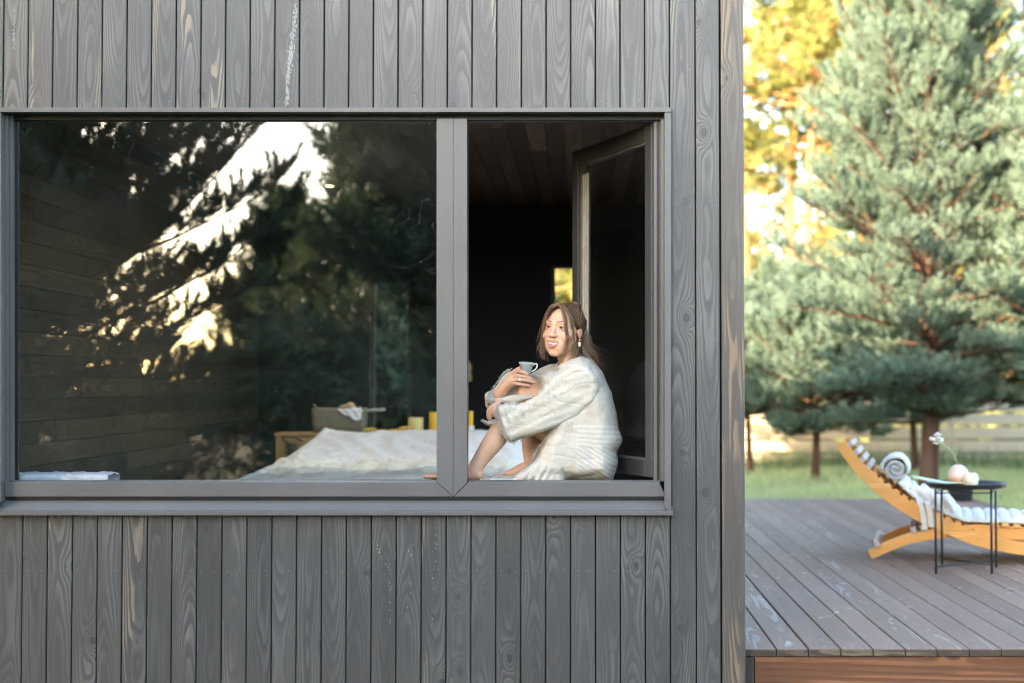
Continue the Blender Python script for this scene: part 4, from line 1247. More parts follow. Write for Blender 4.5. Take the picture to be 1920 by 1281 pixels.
fray([(1012, 832, .16), (998, 862, .14), (985, 884, .13), (960, 893, .11), (930, 892, .11), (900, 895, .11)], 140, (-0.6, 0.3), 0.009)
fray([(912, 792, .15), (904, 787, .16)], 12, (-1, 0.4), 0.008)
merge_into(robe, fg, M_ROBE)

# ------------------------------------------------------------------ hair
hair_v = []; hair_f = []; hair_t = []; hn = 0
hr = random.Random(21)
def hell(p, g=1.0):
    """push a local point out onto the skull hair shell"""
    c = np.array([0, -0.018, 0.030]); r = np.array([0.080, 0.099, 0.083]) * g
    q = (np.array(p) - c) / r
    return c + q / max(np.linalg.norm(q), 1e-6) * r
def strand(pts, r0, tone):
    global hn
    n = len(pts)
    W = np.array([HL(*p) for p in pts])
    ring = []
    for i in range(n):
        t = W[min(i + 1, n - 1)] - W[max(i - 1, 0)]; t /= np.linalg.norm(t) + 1e-9
        x = np.cross(t, [0.3, 0.9, 0.2]); x /= np.linalg.norm(x) + 1e-9; y = np.cross(t, x)
        r = r0 * (1 - 0.75 * (i / (n - 1)) ** 2)
        for k in range(3):
            a = 2.0944 * k; ring.append(W[i] + r * (x * math.cos(a) + y * math.sin(a)))
    hair_v.append(np.array(ring)); hair_t.append(np.full(3 * n, tone))
    f = []
    for i in range(n - 1):
        for k in range(3):
            k2 = (k + 1) % 3
            f.append((hn + i * 3 + k, hn + i * 3 + k2, hn + (i + 1) * 3 + k2, hn + (i + 1) * 3 + k))
    hair_f.append(f); hn += 3 * n
def clump(guide, n, sp0, sp1, r=0.0009, tone=(0.2, 0.7), seg=14, wave=0.003, fly=0.0):
    g = np.array(smooth_path(guide, seg))
    for _ in range(n):
        o0 = np.array([hr.gauss(0, 1) for _ in range(3)]); o1 = np.array([hr.gauss(0, 1) for _ in range(3)])
        ph = hr.uniform(0, 6.3); fr2 = hr.uniform(1.2, 2.6); cut = hr.uniform(0.75, 1.0)
        fl = (hr.random() < fly) * hr.uniform(1, 3)
        pts = []
        for i in range(seg):
            t = i / (seg - 1) * cut
            u = t * (seg - 1); k = min(int(u), seg - 2); q = g[k] * (1 - (u - k)) + g[k + 1] * (u - k)
            sp = sp0 + (sp1 - sp0) * t
            off = o0 * sp * (0.8) + o1 * sp1 * t * t * (0.5 + fl)
            off = off + np.array([math.sin(ph + t * fr2 * 6), math.cos(ph + t * fr2 * 6), 0]) * wave * t
            pts.append(q + off)
        strand(pts, r * hr.uniform(0.7, 1.3), hr.uniform(*tone))
# front curtains either side of the parting
Lg = [(-0.0020, 0.066, 0.099), (-0.0280, 0.080, 0.083), (-0.0435, 0.074, 0.052), (-0.0557, 0.062, 0.012), (-0.0619, 0.052, -0.035), (-0.0670, 0.048, -0.085), (-0.0586, 0.052, -0.118), (-0.0460, 0.056, -0.142)]
clump(Lg, 46, 0.0035, 0.007, 0.0011, (0.25, 0.95), 20, 0.011, 0.15)
clump([(-0.0020, 0.06, 0.101), (-0.0350, 0.068, 0.087), (-0.0536, 0.055, 0.05), (-0.0653, 0.035, 0.0), (-0.0703, 0.025, -0.05), (-0.0670, 0.03, -0.085)], 22, 0.005, 0.006, 0.0011, (0.1, 0.8), 16, 0.009, 0.15)
clump([(-0.0465, 0.07, 0.06), (-0.0603, 0.062, 0.02), (-0.0737, 0.05, -0.04), (-0.0770, 0.052, -0.075), (-0.0653, 0.055, -0.12)], 26, 0.004, 0.012, 0.0009, (0.5, 1.0), 14, 0.006, 0.2)
Rg = [(0.002, 0.066, 0.099), (0.022, 0.082, 0.088), (0.040, 0.082, 0.060), (0.0500, 0.0775, 0.025), (0.0545, 0.0740, -0.015), (0.058, 0.064, -0.055), (0.050, 0.058, -0.095), (0.040, 0.05, -0.125)]
clump(Rg, 36, 0.0035, 0.0045, 0.0011, (0.2, 0.85), 20, 0.006, 0.08)
clump([(0.002, 0.062, 0.101), (0.032, 0.074, 0.088), (0.056, 0.062, 0.056), (0.066, 0.050, 0.015), (0.0705, 0.040, -0.03), (0.074, 0.030, -0.075), (0.072, 0.025, -0.11)], 20, 0.004, 0.006, 0.0010, (0.35, 1.0), 16, 0.004, 0.08)
# combed back over the crown to the knot
knot = np.array([0.012, -0.060, 0.092])
for i in range(1500):
    s = hr.choice((-1, 1)); u = hr.random()
    # start along the hairline, from the parting round to above the ear
    a0 = s * (0.003 + 0.074 * u ** 0.8); 
    st = np.array([a0, 0.068 - 0.075 * u ** 1.6, 0.100 - 0.075 * u ** 1.5])
    lift = 0.0 + hr.random() * 0.010
    pts = []
    mid = (st + knot) / 2 + np.array([s * 0.03 * u, 0, 0.02])
    for k in range(12):
        t = k / 11
        p = (1 - t) ** 2 * st + 2 * t * (1 - t) * mid + t * t * knot
        q = hell(p, 1.0 + lift * 0.9 + 0.02 * math.sin(u * 37 + t * 2.0) * 0.6)
        pts.append(q)
    strand(pts, 0.0013 * hr.uniform(0.7, 1.3), min(1, max(0, hr.gauss(0.28, 0.2) + 0.25 * math.sin(u * 60))))
for i in range(700):      # sides and nape
    s = hr.choice((-1, 1)); u = hr.random()
    st = np.array([s * 0.078, 0.01 - 0.04 * u, 0.035 - 0.08 * u]); en = np.array([s * 0.02, -0.105, -0.01 - 0.03 * u])
    pts = [hell((1 - t) * st + t * en, 1.0 + hr.random() * 0.03) for t in np.linspace(0, 1, 8)]
    strand(pts, 0.0014, min(1, max(0, hr.gauss(0.2, 0.2))))
for i in range(760):      # temples, swept back over the ear
    s = hr.choice((-1, 1)); u = hr.random()
    st = np.array([s * 0.072, 0.054 - 0.045 * u, 0.066 - 0.062 * u]); en = np.array([s * 0.04, -0.090, 0.04 - 0.08 * u])
    mid = np.array([s * 0.092, -0.01, 0.055 - 0.045 * u]); lift = hr.random() * 0.03
    pts = [hell((1 - t) ** 2 * st + 2 * t * (1 - t) * mid + t * t * en, 1.0 + lift) for t in np.linspace(0, 1, 10)]
    strand(pts, 0.0013 * hr.uniform(0.7, 1.3), min(1, max(0, hr.gauss(0.25, 0.2) + 0.2 * math.sin(u * 50))))
# the knot
for i in range(420):
    th = hr.uniform(0, 6.28); ph = hr.uniform(-1.2, 1.2); L_ = hr.uniform(1.2, 3)
    ax = hr.uniform(-0.6, 0.6)
    pts = []
    for k in range(12):
        a = th + L_ * k / 11
        rr = 0.024 * math.cos(ph * 0.6) * hr.uniform(0.98, 1.02)
        pts.append(knot + np.array([rr * math.cos(a), rr * math.sin(a) * 0.9, 0.010 + 0.017 * math.sin(ph) + ax * rr * math.sin(a) * 0.5]))
    strand(pts, 0.0013, min(1, max(0, hr.gauss(0.3, 0.25))))
for i in range(60):
    d = np.array([hr.gauss(0, 1), hr.gauss(0, 1) - 0.3, abs(hr.gauss(0.6, 0.6))]); d /= np.linalg.norm(d)
    p0 = knot + d * 0.02; pts = [p0 + d * 0.018 * t + np.array([hr.gauss(0, .001), 0, -0.010 * t * t]) for t in np.linspace(0, 1.3, 7)]
    strand(pts, 0.0008, hr.uniform(0.5, 1))
# loose wisps behind the ear and down the back
clump([(0.062, -0.035, 0.01), (0.078, -0.05, -0.045), (0.098, -0.075, -0.095), (0.122, -0.085, -0.118), (0.138, -0.08, -0.165)], 60, 0.012, 0.020, 0.00045, (0.25, 0.9), 22, 0.016, 0.35)
clump([(0.05, -0.075, 0.02), (0.075, -0.085, -0.04), (0.098, -0.09, -0.085), (0.115, -0.085, -0.12)], 48, 0.013, 0.018, 0.00045, (0.1, 0.7), 20, 0.016, 0.35)
clump([(0.068, 0.0, -0.04), (0.066, 0.0, -0.085), (0.073, -0.01, -0.12), (0.09, -0.03, -0.14)], 30, 0.007, 0.013, 0.0007, (0.3, 0.9), 12, 0.005, 0.2)
clump([(0.02, -0.09, 0.0), (0.04, -0.09, -0.05), (0.06, -0.08, -0.10), (0.085, -0.07, -0.135)], 45, 0.018, 0.02, 0.0009, (0.05, 0.5), 12, 0.005, 0.1)
clump([(-0.068, 0.02, -0.02), (-0.070, 0.015, -0.07), (-0.066, 0.03, -0.12), (-0.05, 0.045, -0.14)], 12, 0.007, 0.012, 0.0009, (0.1, 0.7), 12, 0.005, 0.2)
# shell under the strands
HSd = SDF(HC - np.array([0.13, 0.15, 0.13]), HC + np.array([0.13, 0.16, 0.15]), 0.0028)
HSd.ell(HL(0, -0.018, 0.030), [HS * v for v in (0.0785, 0.0975, 0.0815)], 0, 'add', HM)
HSd.ell(HL(0.012, -0.060, 0.100), [HS * v for v in (0.022, 0.022, 0.020)], 0.01, 'add', HM)
HSd.ell(HL(0.02, -0.075, -0.03), [HS * v for v in (0.045, 0.025, 0.05)], 0.02, 'add', HM)
HSd.ell(HL(0, 0.085, 0.010), [HS * v for v in (0.072, 0.060, 0.086)], 0.006, 'sub', HM)
HSd.ell(HL(0, 0.040, -0.055), [HS * v for v in (0.10, 0.072, 0.062)], 0.006, 'sub', HM)
sv, sf = HSd.nets(1)
Vh = np.concatenate(hair_v); Th = np.concatenate(hair_t); Fh = np.array([f for g_ in hair_f for f in g_])
V = np.concatenate([Vh, sv]); F = np.concatenate([Fh, sf + len(Vh)]); tn = np.concatenate([Th, np.full(len(sv), 0.2)])
m = Mat('brown_hair', rough=0.45, spec=0.5)
t_ = m.attr('tone', 'Fac')
m.set('color', m.mix(t_, (0.024, 0.013, 0.008), (0.36, 0.20, 0.105)))
mesh_np('hair', V, F, np.full(len(F), 4), m.m, person, True, {'tone': ('FLOAT', tn)})

# jewellery
er = MB(); c = Vector(HL(0.0845, 0.004, -0.058))
er.ball(c, 0.0115, 18, 10, (0.6, 1, 1)); 
Mw = Mat('white_bead', color=(0.8, 0.8, 0.78), rough=0.35, spec=0.6).m
eo = er.build('earring', Mw, person, smooth=True)
er = MB(); c2 = Vector(HL(0.0835, 0.004, -0.038)); er.ball(c2, 0.0042, 10, 8); er.tube([c2, c + Vector((0, 0, 0.011))], 0.0012, 6)
M_GOLD = Mat('gold', color=(0.8, 0.55, 0.2), rough=0.3, metal=1.0).m
er.build('stud', M_GOLD, eo, smooth=True)
er = MB(); c = Vector(HL(-0.0845, 0.020, -0.066)); er.ball(c, 0.0105, 18, 10, (0.6, 1, 1)); er.build('earring', Mw, person, smooth=True)
rg = MB(); rc_ = P(974, 712.4, 0.2605)
rg.tube([rc_ + Vector((0.001 * math.sin(a), 0.0105 * math.cos(a), 0.0105 * math.sin(a))) for a in [2 * math.pi * k / 20 for k in range(20)]], 0.0014, 8, closed=True)
ro = rg.build('ring', Mat('silver', color=(0.7, 0.68, 0.62), rough=0.25, metal=1.0).m, person, smooth=True)
rg = MB(); rg.ball(P(974, 712.4, 0.249), 0.0062, 16, 10); rg.build('pearl', Mw, ro, smooth=True)

# ------------------------------------------------------------------ cup
M_CUP = Mat('grey_green_glaze', color=(0.33, 0.37, 0.33), rough=0.22, spec=0.6)
n_ = M_CUP.noise(M_CUP.obj(), 60, 3); M_CUP.set('color', M_CUP.mix(n_, (0.30, 0.34, 0.30), (0.40, 0.43, 0.39)))
M_CUPIN = Mat('white_glaze', color=(0.72, 0.74, 0.71), rough=0.2, spec=0.6).m
cc = P(986, 704.5, 0.283); k_ = 1 / (F_PX / (0.283 - CAMY))
cup = tag(empty('coffee_cup', cc), 'small grey green coffee cup held up on the woman\'s knee', 'cup')
prof = [(0, 0), (0.0165, 0), (0.018, 0.002), (0.021, 0.012), (0.0255, 0.030), (0.0300, 0.046), (0.0330, 0.0555), (0.0336, 0.058)]
tl = Matrix.Rotation(R(3), 4, 'Y') @ Matrix.Rotation(R(7), 4, 'X')
b = MB(); b.lathe(prof + [(0.0330, 0.0588), (0.0318, 0.057), (0.0283, 0.046), (0.0238, 0.030), (0.017, 0.006), (0, 0.004)], cc, 40, M=tl)
b.build('cup_bowl', M_CUP.m, cup, smooth=True)
b = MB(); b.lathe([(0.0326, 0.0592), (0.0345, 0.0585), (0.0342, 0.0570), (0.0338, 0.0566), (0.0316, 0.0570)], cc, 40, M=tl)
b.lathe([(0.0316, 0.0575), (0.0279, 0.0460), (0.0234, 0.030), (0.0166, 0.0065), (0, 0.0045)], cc, 40, M=tl)
b.build('lining', M_CUPIN, cup, smooth=True)
b = MB(); hp = smooth_path([(0.029, 0.048), (0.040, 0.056), (0.0475, 0.052), (0.047, 0.040), (0.038, 0.028), (0.025, 0.020)], 22)
b.tube([cc + tl @ Vector((q[0], -0.004, q[1])) for q in hp], 0.0031, 10)
b.build('handle', M_CUPIN, cup, smooth=True)
b = MB(); b.lathe([(0, 0.040), (0.0258, 0.040)], cc, 32, M=tl)
b.build('coffee', Mat('black_coffee', color=(0.03, 0.015, 0.008), rough=0.1).m, cup)
# ------------------------------------------------------------------ deck
GZ = -0.20
def deck_extra(m, c, u, v, rr):
    # pale scuffs and dried drips, grooves along the boards
    o = m.obj()
    n = m.noise(m.mapv(o, (14, 7, 9)), 1, 6, 0.7, dist=0.8)
    n2 = m.noise(m.mapv(o, (1.4, 1.4, 1.4)), 1, 2)
    k = m.math('MULTIPLY', m.ramp(n, 0.60, 0.66), m.ramp(n2, 0.38, 0.55))
    c = m.mix(m.math('MULTIPLY', k, 0.65), c, (0.55, 0.53, 0.48))
    k2 = m.ramp(m.noise(m.mapv(o, (3, 0.8, 3)), 1, 4), 0.5, 0.72)
    c = m.mix(m.math('MULTIPLY', k2, 0.35), c, (0.17, 0.10, 0.08))
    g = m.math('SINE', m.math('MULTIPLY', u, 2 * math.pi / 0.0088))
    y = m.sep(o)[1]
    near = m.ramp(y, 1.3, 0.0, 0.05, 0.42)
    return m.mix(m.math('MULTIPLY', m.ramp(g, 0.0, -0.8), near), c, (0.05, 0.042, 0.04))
M_DECK = wood('weathered_deck', (0.215, 0.145, 0.108), (0.255, 0.182, 0.140), (0.36, 0.32, 0.28), wornlev=0.68, rough=0.55, spec=0.25, spacing=0.012, knots=True, tonevar=0.18, bumpk=0.2,
              wet=lambda m, c, u, v, rr: deck_extra(m, c, u, v, rr))

M_DECKEND = wood('deck_board_end', (0.060, 0.040, 0.029), (0.10, 0.068, 0.048), (0.19, 0.15, 0.10), wornlev=0.60, attr=False, axes=(2, 0, 1), rough=0.6, spacing=0.006, knots=False)
M_FASCIA = wood('red_brown_fascia', (0.135, 0.055, 0.026), (0.20, 0.088, 0.042), (0.27, 0.12, 0.055), wornlev=0.52, attr=False, axes=(2, 0, 1), rough=0.5, spacing=0.022, knots=True, kdark=0.30)
deck = tag(empty('deck', (2.2, 3, -0.03)), 'grey brown ribbed timber deck', 'deck', kind='structure')
DX0, DX1, DY0, DY1 = X_CORNER + 0.006, 3.78, 0.085, 8.0
bd = MB(); dr = random.Random(8)
pw = 0.1382; x = DX0
while x < DX1:
    ys = [DY0 + dr.uniform(-0.002, 0.002)]
    ys += [4.02 + dr.uniform(-0.002, 0.002), DY1 + dr.uniform(-0.002, 0.002)]
    for a, b_ in zip(ys[:-1], ys[1:]):
        r = dr.random(); of = dr.uniform(0, 9); zt = dr.uniform(-0.0012, 0.0012)
        x0, x1 = x + 0.0026, x + pw - 0.0026; e = 0.004
        pr = [(x0, -0.030), (x0, zt - e), (x0 + e, zt), (x1 - e, zt), (x1, zt - e), (x1, -0.030)]
        vs = [Vector((px_, y_, pz_)) for y_ in (a + 0.002, b_ - 0.002) for (px_, pz_) in pr]
        n = 6; xc = (x0 + x1) / 2
        bd.add(vs, [tuple(range(n)), tuple(range(2 * n - 1, n - 1, -1))] + [(i, i + n, (i + 1) % n + n, (i + 1) % n) for i in range(n)], [(v.x - xc, v.y + of, r) for v in vs])
    x += pw
bd.build('deck_board', M_DECK, deck)
b = MB()
x = DX0
while x < DX1:            # darker sawn ends with little grooves under each board
    b.box(x + 0.0035, x + pw - 0.0035, DY0 - 0.0012, DY0 + 0.001, -0.029, -0.004)
    for k in range(9): b.box(x + 0.012 + k * 0.0135, x + 0.0165 + k * 0.0135, DY0 - 0.002, DY0 + 0.001, -0.0325, -0.0285)
    x += pw
b.build('board_end', M_DECKEND, deck)
b = MB(); b.box(DX0 + 0.045, DX1, DY0 + 0.006, DY0 + 0.04, -0.30, -0.0335); b.build('fascia_board', M_FASCIA, deck, bevel=0.002)
b = MB(); b.box(DX0 + 0.002, DX0 + 0.042, DY0 + 0.004, DY0 + 0.06, -0.30, -0.0335); b.build('corner_post', M_DECKEND, deck, bevel=0.002)
b = MB(); b.box(DX1 - 0.03, DX1 + 0.0, DY0 + 0.041, DY1, -0.30, -0.0335); b.box(DX0, DX1 - 0.031, DY1 - 0.04, DY1 - 0.01, -0.30, -0.0335); b.build('side_fascia', M_FASCIA, deck)
b = MB(); b.box(DX0 + 0.05, DX1 - 0.04, DY0 + 0.05, DY1 - 0.05, -0.19, -0.10); b.build('joist', M_DARK, deck)

# ------------------------------------------------------------------ ground
g = Mat('lawn_soil', rough=0.95, spec=0.1)
o = g.obj()
c = g.mix(g.ramp(g.noise(o, 0.8, 5), 0.35, 0.65), (0.028, 0.036, 0.016), (0.055, 0.06, 0.03))
c = g.mix(g.ramp(g.noise(o, 0.12, 3), 0.52, 0.68), c, (0.06, 0.048, 0.03))
g.set('color', c); g.set('normal', g.bump(g.noise(o, 30, 5), 0.8, 0.04))
b = MB()
N = 60
vs = []; fs = []
ext = [-400, -150, -80] + list(np.linspace(-60, 70, 66)) + [110, 200, 420]
for yy in ext:
    for xx in ext:
        near = max(abs(xx), abs(yy))
        h = 0.0 if near > 60 else 0.05 * nz(xx * 0.3, yy * 0.3, 2)
        if -9 < xx < 5 and -1.5 < yy < 9.5: h = min(h, -0.02)
        vs.append((xx, yy, GZ + h - 0.01))
n = len(ext)
fs = [(j * n + i, j * n + i + 1, (j + 1) * n + i + 1, (j + 1) * n + i) for j in range(n - 1) for i in range(n - 1)]
b.add(vs, fs)
gr = b.build('ground', g.m, None, smooth=True); gr['kind'] = 'structure'

# grass blades
def grass(name, rect, n, h0, h1, seed, label, mat, w=0.004):
    r = np.random.RandomState(seed)
    x = r.uniform(rect[0], rect[1], n); y = rect[2] + (rect[3] - rect[2]) * r.uniform(0, 1, n) ** 1.3
    hh = r.uniform(h0, h1, n) * (0.7 + 0.5 * np.sin(x * 1.7 + np.cos(y * 1.3) * 2) ** 2)
    a = r.uniform(0, 6.28, n); ln = r.normal(0, 0.35, (n, 2)) * hh[:, None]
    z0 = GZ - 0.03
    A = np.stack([x - np.cos(a) * w, y - np.sin(a) * w, np.full(n, z0)], 1)
    B = np.stack([x + np.cos(a) * w, y + np.sin(a) * w, np.full(n, z0)], 1)
    M1 = np.stack([x + ln[:, 0] * 0.4 + np.cos(a) * w * .8, y + ln[:, 1] * 0.4 + np.sin(a) * w * .8, z0 + hh * 0.6], 1)
    M0 = np.stack([x + ln[:, 0] * 0.4 - np.cos(a) * w * .8, y + ln[:, 1] * 0.4 - np.sin(a) * w * .8, z0 + hh * 0.6], 1)
    C = np.stack([x + ln[:, 0], y + ln[:, 1], z0 + hh], 1)
    V = np.stack([A, B, M1, M0, C], 1).reshape(-1, 3)
    i = np.arange(n)[:, None] * 5
    F4 = i + np.array([[0, 1, 2, 3]]); F3 = i + np.array([[3, 2, 4]])
    loops = np.concatenate([np.concatenate([F4, F3], 1).ravel()])
    sizes = np.tile([4, 3], n)
    tone = np.repeat(np.clip(r.normal(0.5, 0.25, n) + 0.3 * np.sin(x * 0.9) * np.cos(y * 0.7), 0, 1), 5)
    o = mesh_np(name, V, loops, sizes, mat, None, False, {'tone': ('FLOAT', tone)})
    tag(o, label, 'grass', kind='stuff'); return o
M_GRASS = leaf('lawn_grass', (0.33, 0.38, 0.17), (0.50, 0.54, 0.30), trans=0.35)
grass('grass', (0.8, 14, 8.02, 17.5), 90000, 0.07, 0.17, 3, 'soft pale green lawn grass growing between deck and fence', M_GRASS, 0.005)
M_WEED = leaf('tall_weeds', (0.08, 0.13, 0.045), (0.24, 0.27, 0.13), trans=0.3)
grass('tall_grass', (0.8, 16, 15.5, 18.5), 9000, 0.2, 0.42, 4, 'taller unmown grass and weeds growing along the fence', M_WEED, 0.006)

# ------------------------------------------------------------------ fence
M_FENCE = wood('pale_fence_boards', (0.50, 0.41, 0.29), (0.58, 0.48, 0.34), (0.6, 0.49, 0.35), attr=False, axes=(2, 0, 1), rough=0.7, spacing=0.02, knots=False)
FY = 17.0
fence = tag(empty('board_fence', (6, FY, GZ)), 'pale sunlit horizontal board fence behind the pines', 'fence')
fh = [(-0.06, 0.12), (0.16, 0.34), (0.38, 0.56), (0.60, 0.78), (0.82, 1.00)]
for (a, b_) in fh:
    b = MB()
    for k in range(9):
        x0 = -6 + k * 3.0
        b.box(x0 + 0.004, x0 + 2.996, FY + random.uniform(-0.003, 0.003), FY + 0.028, GZ + a + 0.06, GZ + b_ + 0.06)
    b.build('board', M_FENCE, fence)
for k in range(10):
    b = MB(); x0 = -6 + k * 3.0
    b.box(x0 - 0.05, x0 + 0.05, FY + 0.032, FY + 0.13, GZ - 0.1, GZ + 1.16); b.build('post', M_FENCE, fence, bevel=0.004)

# ------------------------------------------------------------------ needle shoots
def rot_to(d, roll):
    """rotation matrices (n,3,3) taking +Z to d"""
    z = d / np.linalg.norm(d, axis=1)[:, None]
    ref = np.where(np.abs(z[:, 2:3]) > 0.95, np.array([[1, 0, 0]]), np.array([[0, 0, 1]]))
    x = np.cross(ref, z); x /= np.linalg.norm(x, axis=1)[:, None]
    y = np.cross(z, x)
    c, s = np.cos(roll)[:, None], np.sin(roll)[:, None]
    X = x * c + y * s; Y = -x * s + y * c
    return np.stack([X, Y, z], 2)
def shoot_tpl(r, nn, L, nl, w, spread=0.9, curve=0.0):
    """needles on a stem of length L along +Z: thin triangles"""
    t = np.sort(r.uniform(0.02, 1, nn)); ph = r.uniform(0, 6.28, nn)
    base = np.stack([0 * t, 0 * t, t * L], 1)
    sp = spread * (1.05 - 0.45 * t) * r.uniform(0.8, 1.15, nn)
    d = np.stack([np.cos(ph) * np.sin(sp), np.sin(ph) * np.sin(sp), np.cos(sp)], 1)
    side = np.cross(d, r.normal(size=(nn, 3))); side /= np.linalg.norm(side, axis=1)[:, None]
    tip = base + d * (nl * r.uniform(0.75, 1.1, nn))[:, None]
    V = np.stack([base - side * w, base + side * w, tip], 1).reshape(-1, 3)
    return V.astype(np.float32), np.tile(np.array([0, 0, 1.0], np.float32), nn)
def crown_mesh(name, pos, dirs, scale, tone, tpls, mat, parent, r):
    n = len(pos); pick = r.randint(0, len(tpls), n); roll = r.uniform(0, 6.28, n)
    Rm = rot_to(dirs, roll)
    Vs, Ts, Ps = [], [], []
    for k, (tv, tt) in enumerate(tpls):
        I = np.nonzero(pick == k)[0]
        if not len(I): continue
        v = np.einsum('nij,mj->nmi', Rm[I] * scale[I][:, None, None], tv) + pos[I][:, None, :]
        Vs.append(v.reshape(-1, 3)); Ts.append(np.repeat(tone[I], len(tv))); Ps.append(np.tile(tt, len(I)))
    V = np.concatenate(Vs); nf = len(V) // 3
    return mesh_np(name, V, np.arange(len(V)), np.full(nf, 3), mat, parent, False, {'tone': ('FLOAT', np.concatenate(Ts)), 'tip': ('FLOAT', np.concatenate(Ps))})

RT = np.random.RandomState(17)
TP_NEAR = [shoot_tpl(RT, 90, 0.17, 0.056, 0.0034) for _ in range(6)]
TP_MID = [shoot_tpl(RT, 46, 0.21, 0.075, 0.0065) for _ in range(5)]
TP_FAR = [shoot_tpl(RT, 14, 0.30, 0.19, 0.038, 1.25) for _ in range(5)]
M_BLUE = leaf('blue_green_needles', (0.085, 0.142, 0.115), (0.18, 0.255, 0.205), trans=0.35, tip=(0.27, 0.33, 0.22))
M_GOLDN = leaf('yellow_green_needles', (0.17, 0.185, 0.045), (0.34, 0.33, 0.12), trans=0.45)
M_DKN = leaf('dark_green_needles', (0.055, 0.092, 0.055), (0.13, 0.175, 0.105), trans=0.2)
M_BARKR = bark('red_brown_bark', (0.065, 0.036, 0.024), (0.12, 0.07, 0.048))
M_BARKO = bark('orange_bark', (0.24, 0.105, 0.04), (0.34, 0.19, 0.09))
M_BARKD = bark('grey_brown_bark', (0.07, 0.05, 0.04), (0.13, 0.10, 0.08))

def bushy_pine(base, H, Rmax, z0, seed, label, mat=None, tpls=None, step=0.30, nb=6, dens=1.0, trunk_r=0.09, sc=1.0, lean=(0, 0), top_pow=0.8, name='young_pine', barkm=None, cat='tree', group=None, shoots_up=0.55, asym=None):
    r = np.random.RandomState(seed)
    mat = mat or M_BLUE; tpls = tpls or TP_NEAR; barkm = barkm or M_BARKR
    root = tag(empty(name, base), label, cat, group)
    B = np.array(base, float)
    ax = lambda z: B + np.array([lean[0] * z / H + 0.04 * math.sin(z * 1.3 + seed), lean[1] * z / H + 0.04 * math.cos(z * 1.1 + seed), z])
    tb = MB()
    zz = np.linspace(-0.05, H * 0.97, 26)
    tb.tube([ax(z) for z in zz], [trunk_r * (1 - 0.93 * max(z, 0) / H) + 0.25 * trunk_r * math.exp(-max(z, 0) * 5) for z in zz], 10)
    pos, dirs, sca, ton = [], [], [], []
    z = z0
    while z < H * 0.97:
        f = (z - z0) / (H - z0)
        Lr = Rmax * min(1.0, (0.50 + 2.2 * f)) * (1 - f) ** top_pow + 0.12
        n = nb if f < 0.85 else nb - 2
        a0 = r.uniform(0, 6.28)
        for k in range(n):
            a = a0 + 6.283 * k / n + r.normal(0, 0.2)
            L = Lr * r.uniform(0.55, 1.3)
            if asym: L *= asym(a)
            el = 0.10 + 0.75 * f + r.normal(0, 0.10)         # rise
            d0 = np.array([math.cos(a) * math.cos(el), math.sin(a) * math.cos(el), math.sin(el)])
            p = ax(z + r.uniform(-0.08, 0.08)); pts = [p.copy()]
            m_ = max(4, int(L / 0.22)); d = d0.copy()
            for i in range(m_):
                d = d + np.array([r.normal(0, 0.07), r.normal(0, 0.07), 0.05 + r.normal(0, 0.04) - (0.05 if f < 0.25 else 0)])
                d /= np.linalg.norm(d); p = p + d * L / m_; pts.append(p.copy())
            r0 = 0.022 * (L / Rmax) ** 0.7 * trunk_r / 0.09 + 0.004
            tb.tube(pts, [r0 * (1 - 0.85 * i / m_) for i in range(m_ + 1)], 5, cap=False)
            for i in range(1, m_ + 1):
                t = i / m_
                if t < 0.22: continue
                nt = 2 if t > 0.35 else 1
                dd = pts[i] - pts[i - 1]; dd /= np.linalg.norm(dd)
                for s in range(nt + (1 if i == m_ else 0)):
                    sd = (1 if s == 0 else -1)
                    lat = np.array([-dd[1], dd[0], 0]) * sd
                    if s == 2: lat = dd
                    tw = dd * 0.7 + lat * r.uniform(0.5, 0.9) + np.array([0, 0, r.uniform(0.0, 0.45)]); tw /= np.linalg.norm(tw)
                    tl_ = (0.16 + 0.38 * (1 - t)) * r.uniform(0.7, 1.2) * min(1.0, L / 0.9) * sc
                    q0 = pts[i]; q1 = q0 + tw * tl_
                    tb.tube([q0, (q0 + q1) / 2 + np.array([0, 0, -0.01]), q1], [0.006, 0.0045, 0.003], 4, cap=False)
                    ns = max(2, int(round((2 + tl_ * 9) * dens)))
                    tt = min(1, max(0, r.normal(0.45, 0.22) + 0.25 * (t - 0.5)))
                    for j in range(ns):
                        u = 0.15 + 0.85 * (j + 1) / ns
                        b0 = q0 + (q1 - q0) * u
                        sdn = r.normal(size=3) * 0.75; sdn[2] = abs(sdn[2]) * 0.6
                        dr_ = tw * 0.9 + sdn + np.array([0, 0, shoots_up]); dr_ /= np.linalg.norm(dr_)
                        if j == ns - 1: dr_ = tw + np.array([0, 0, 0.4]) + r.normal(size=3) * 0.1
                        pos.append(b0); dirs.append(dr_); sca.append(r.uniform(0.75, 1.25) * sc); ton.append(min(1, max(0, tt + r.normal(0, 0.12))))
        z += step * r.uniform(0.8, 1.2) * (1 - 0.25 * f)
    for _ in range(14):
        zt = H * r.uniform(0.88, 0.99); pos.append(ax(zt)); dirs.append(np.array([r.normal(0, .3), r.normal(0, .3), 1.0])); sca.append(1.3 * sc); ton.append(0.8)
    tb.build('trunk', barkm, root, smooth=True)
    crown_mesh('crown', np.array(pos), np.array(dirs), np.array(sca), np.array(ton), tpls, mat, root, r)
    return root, len(pos)

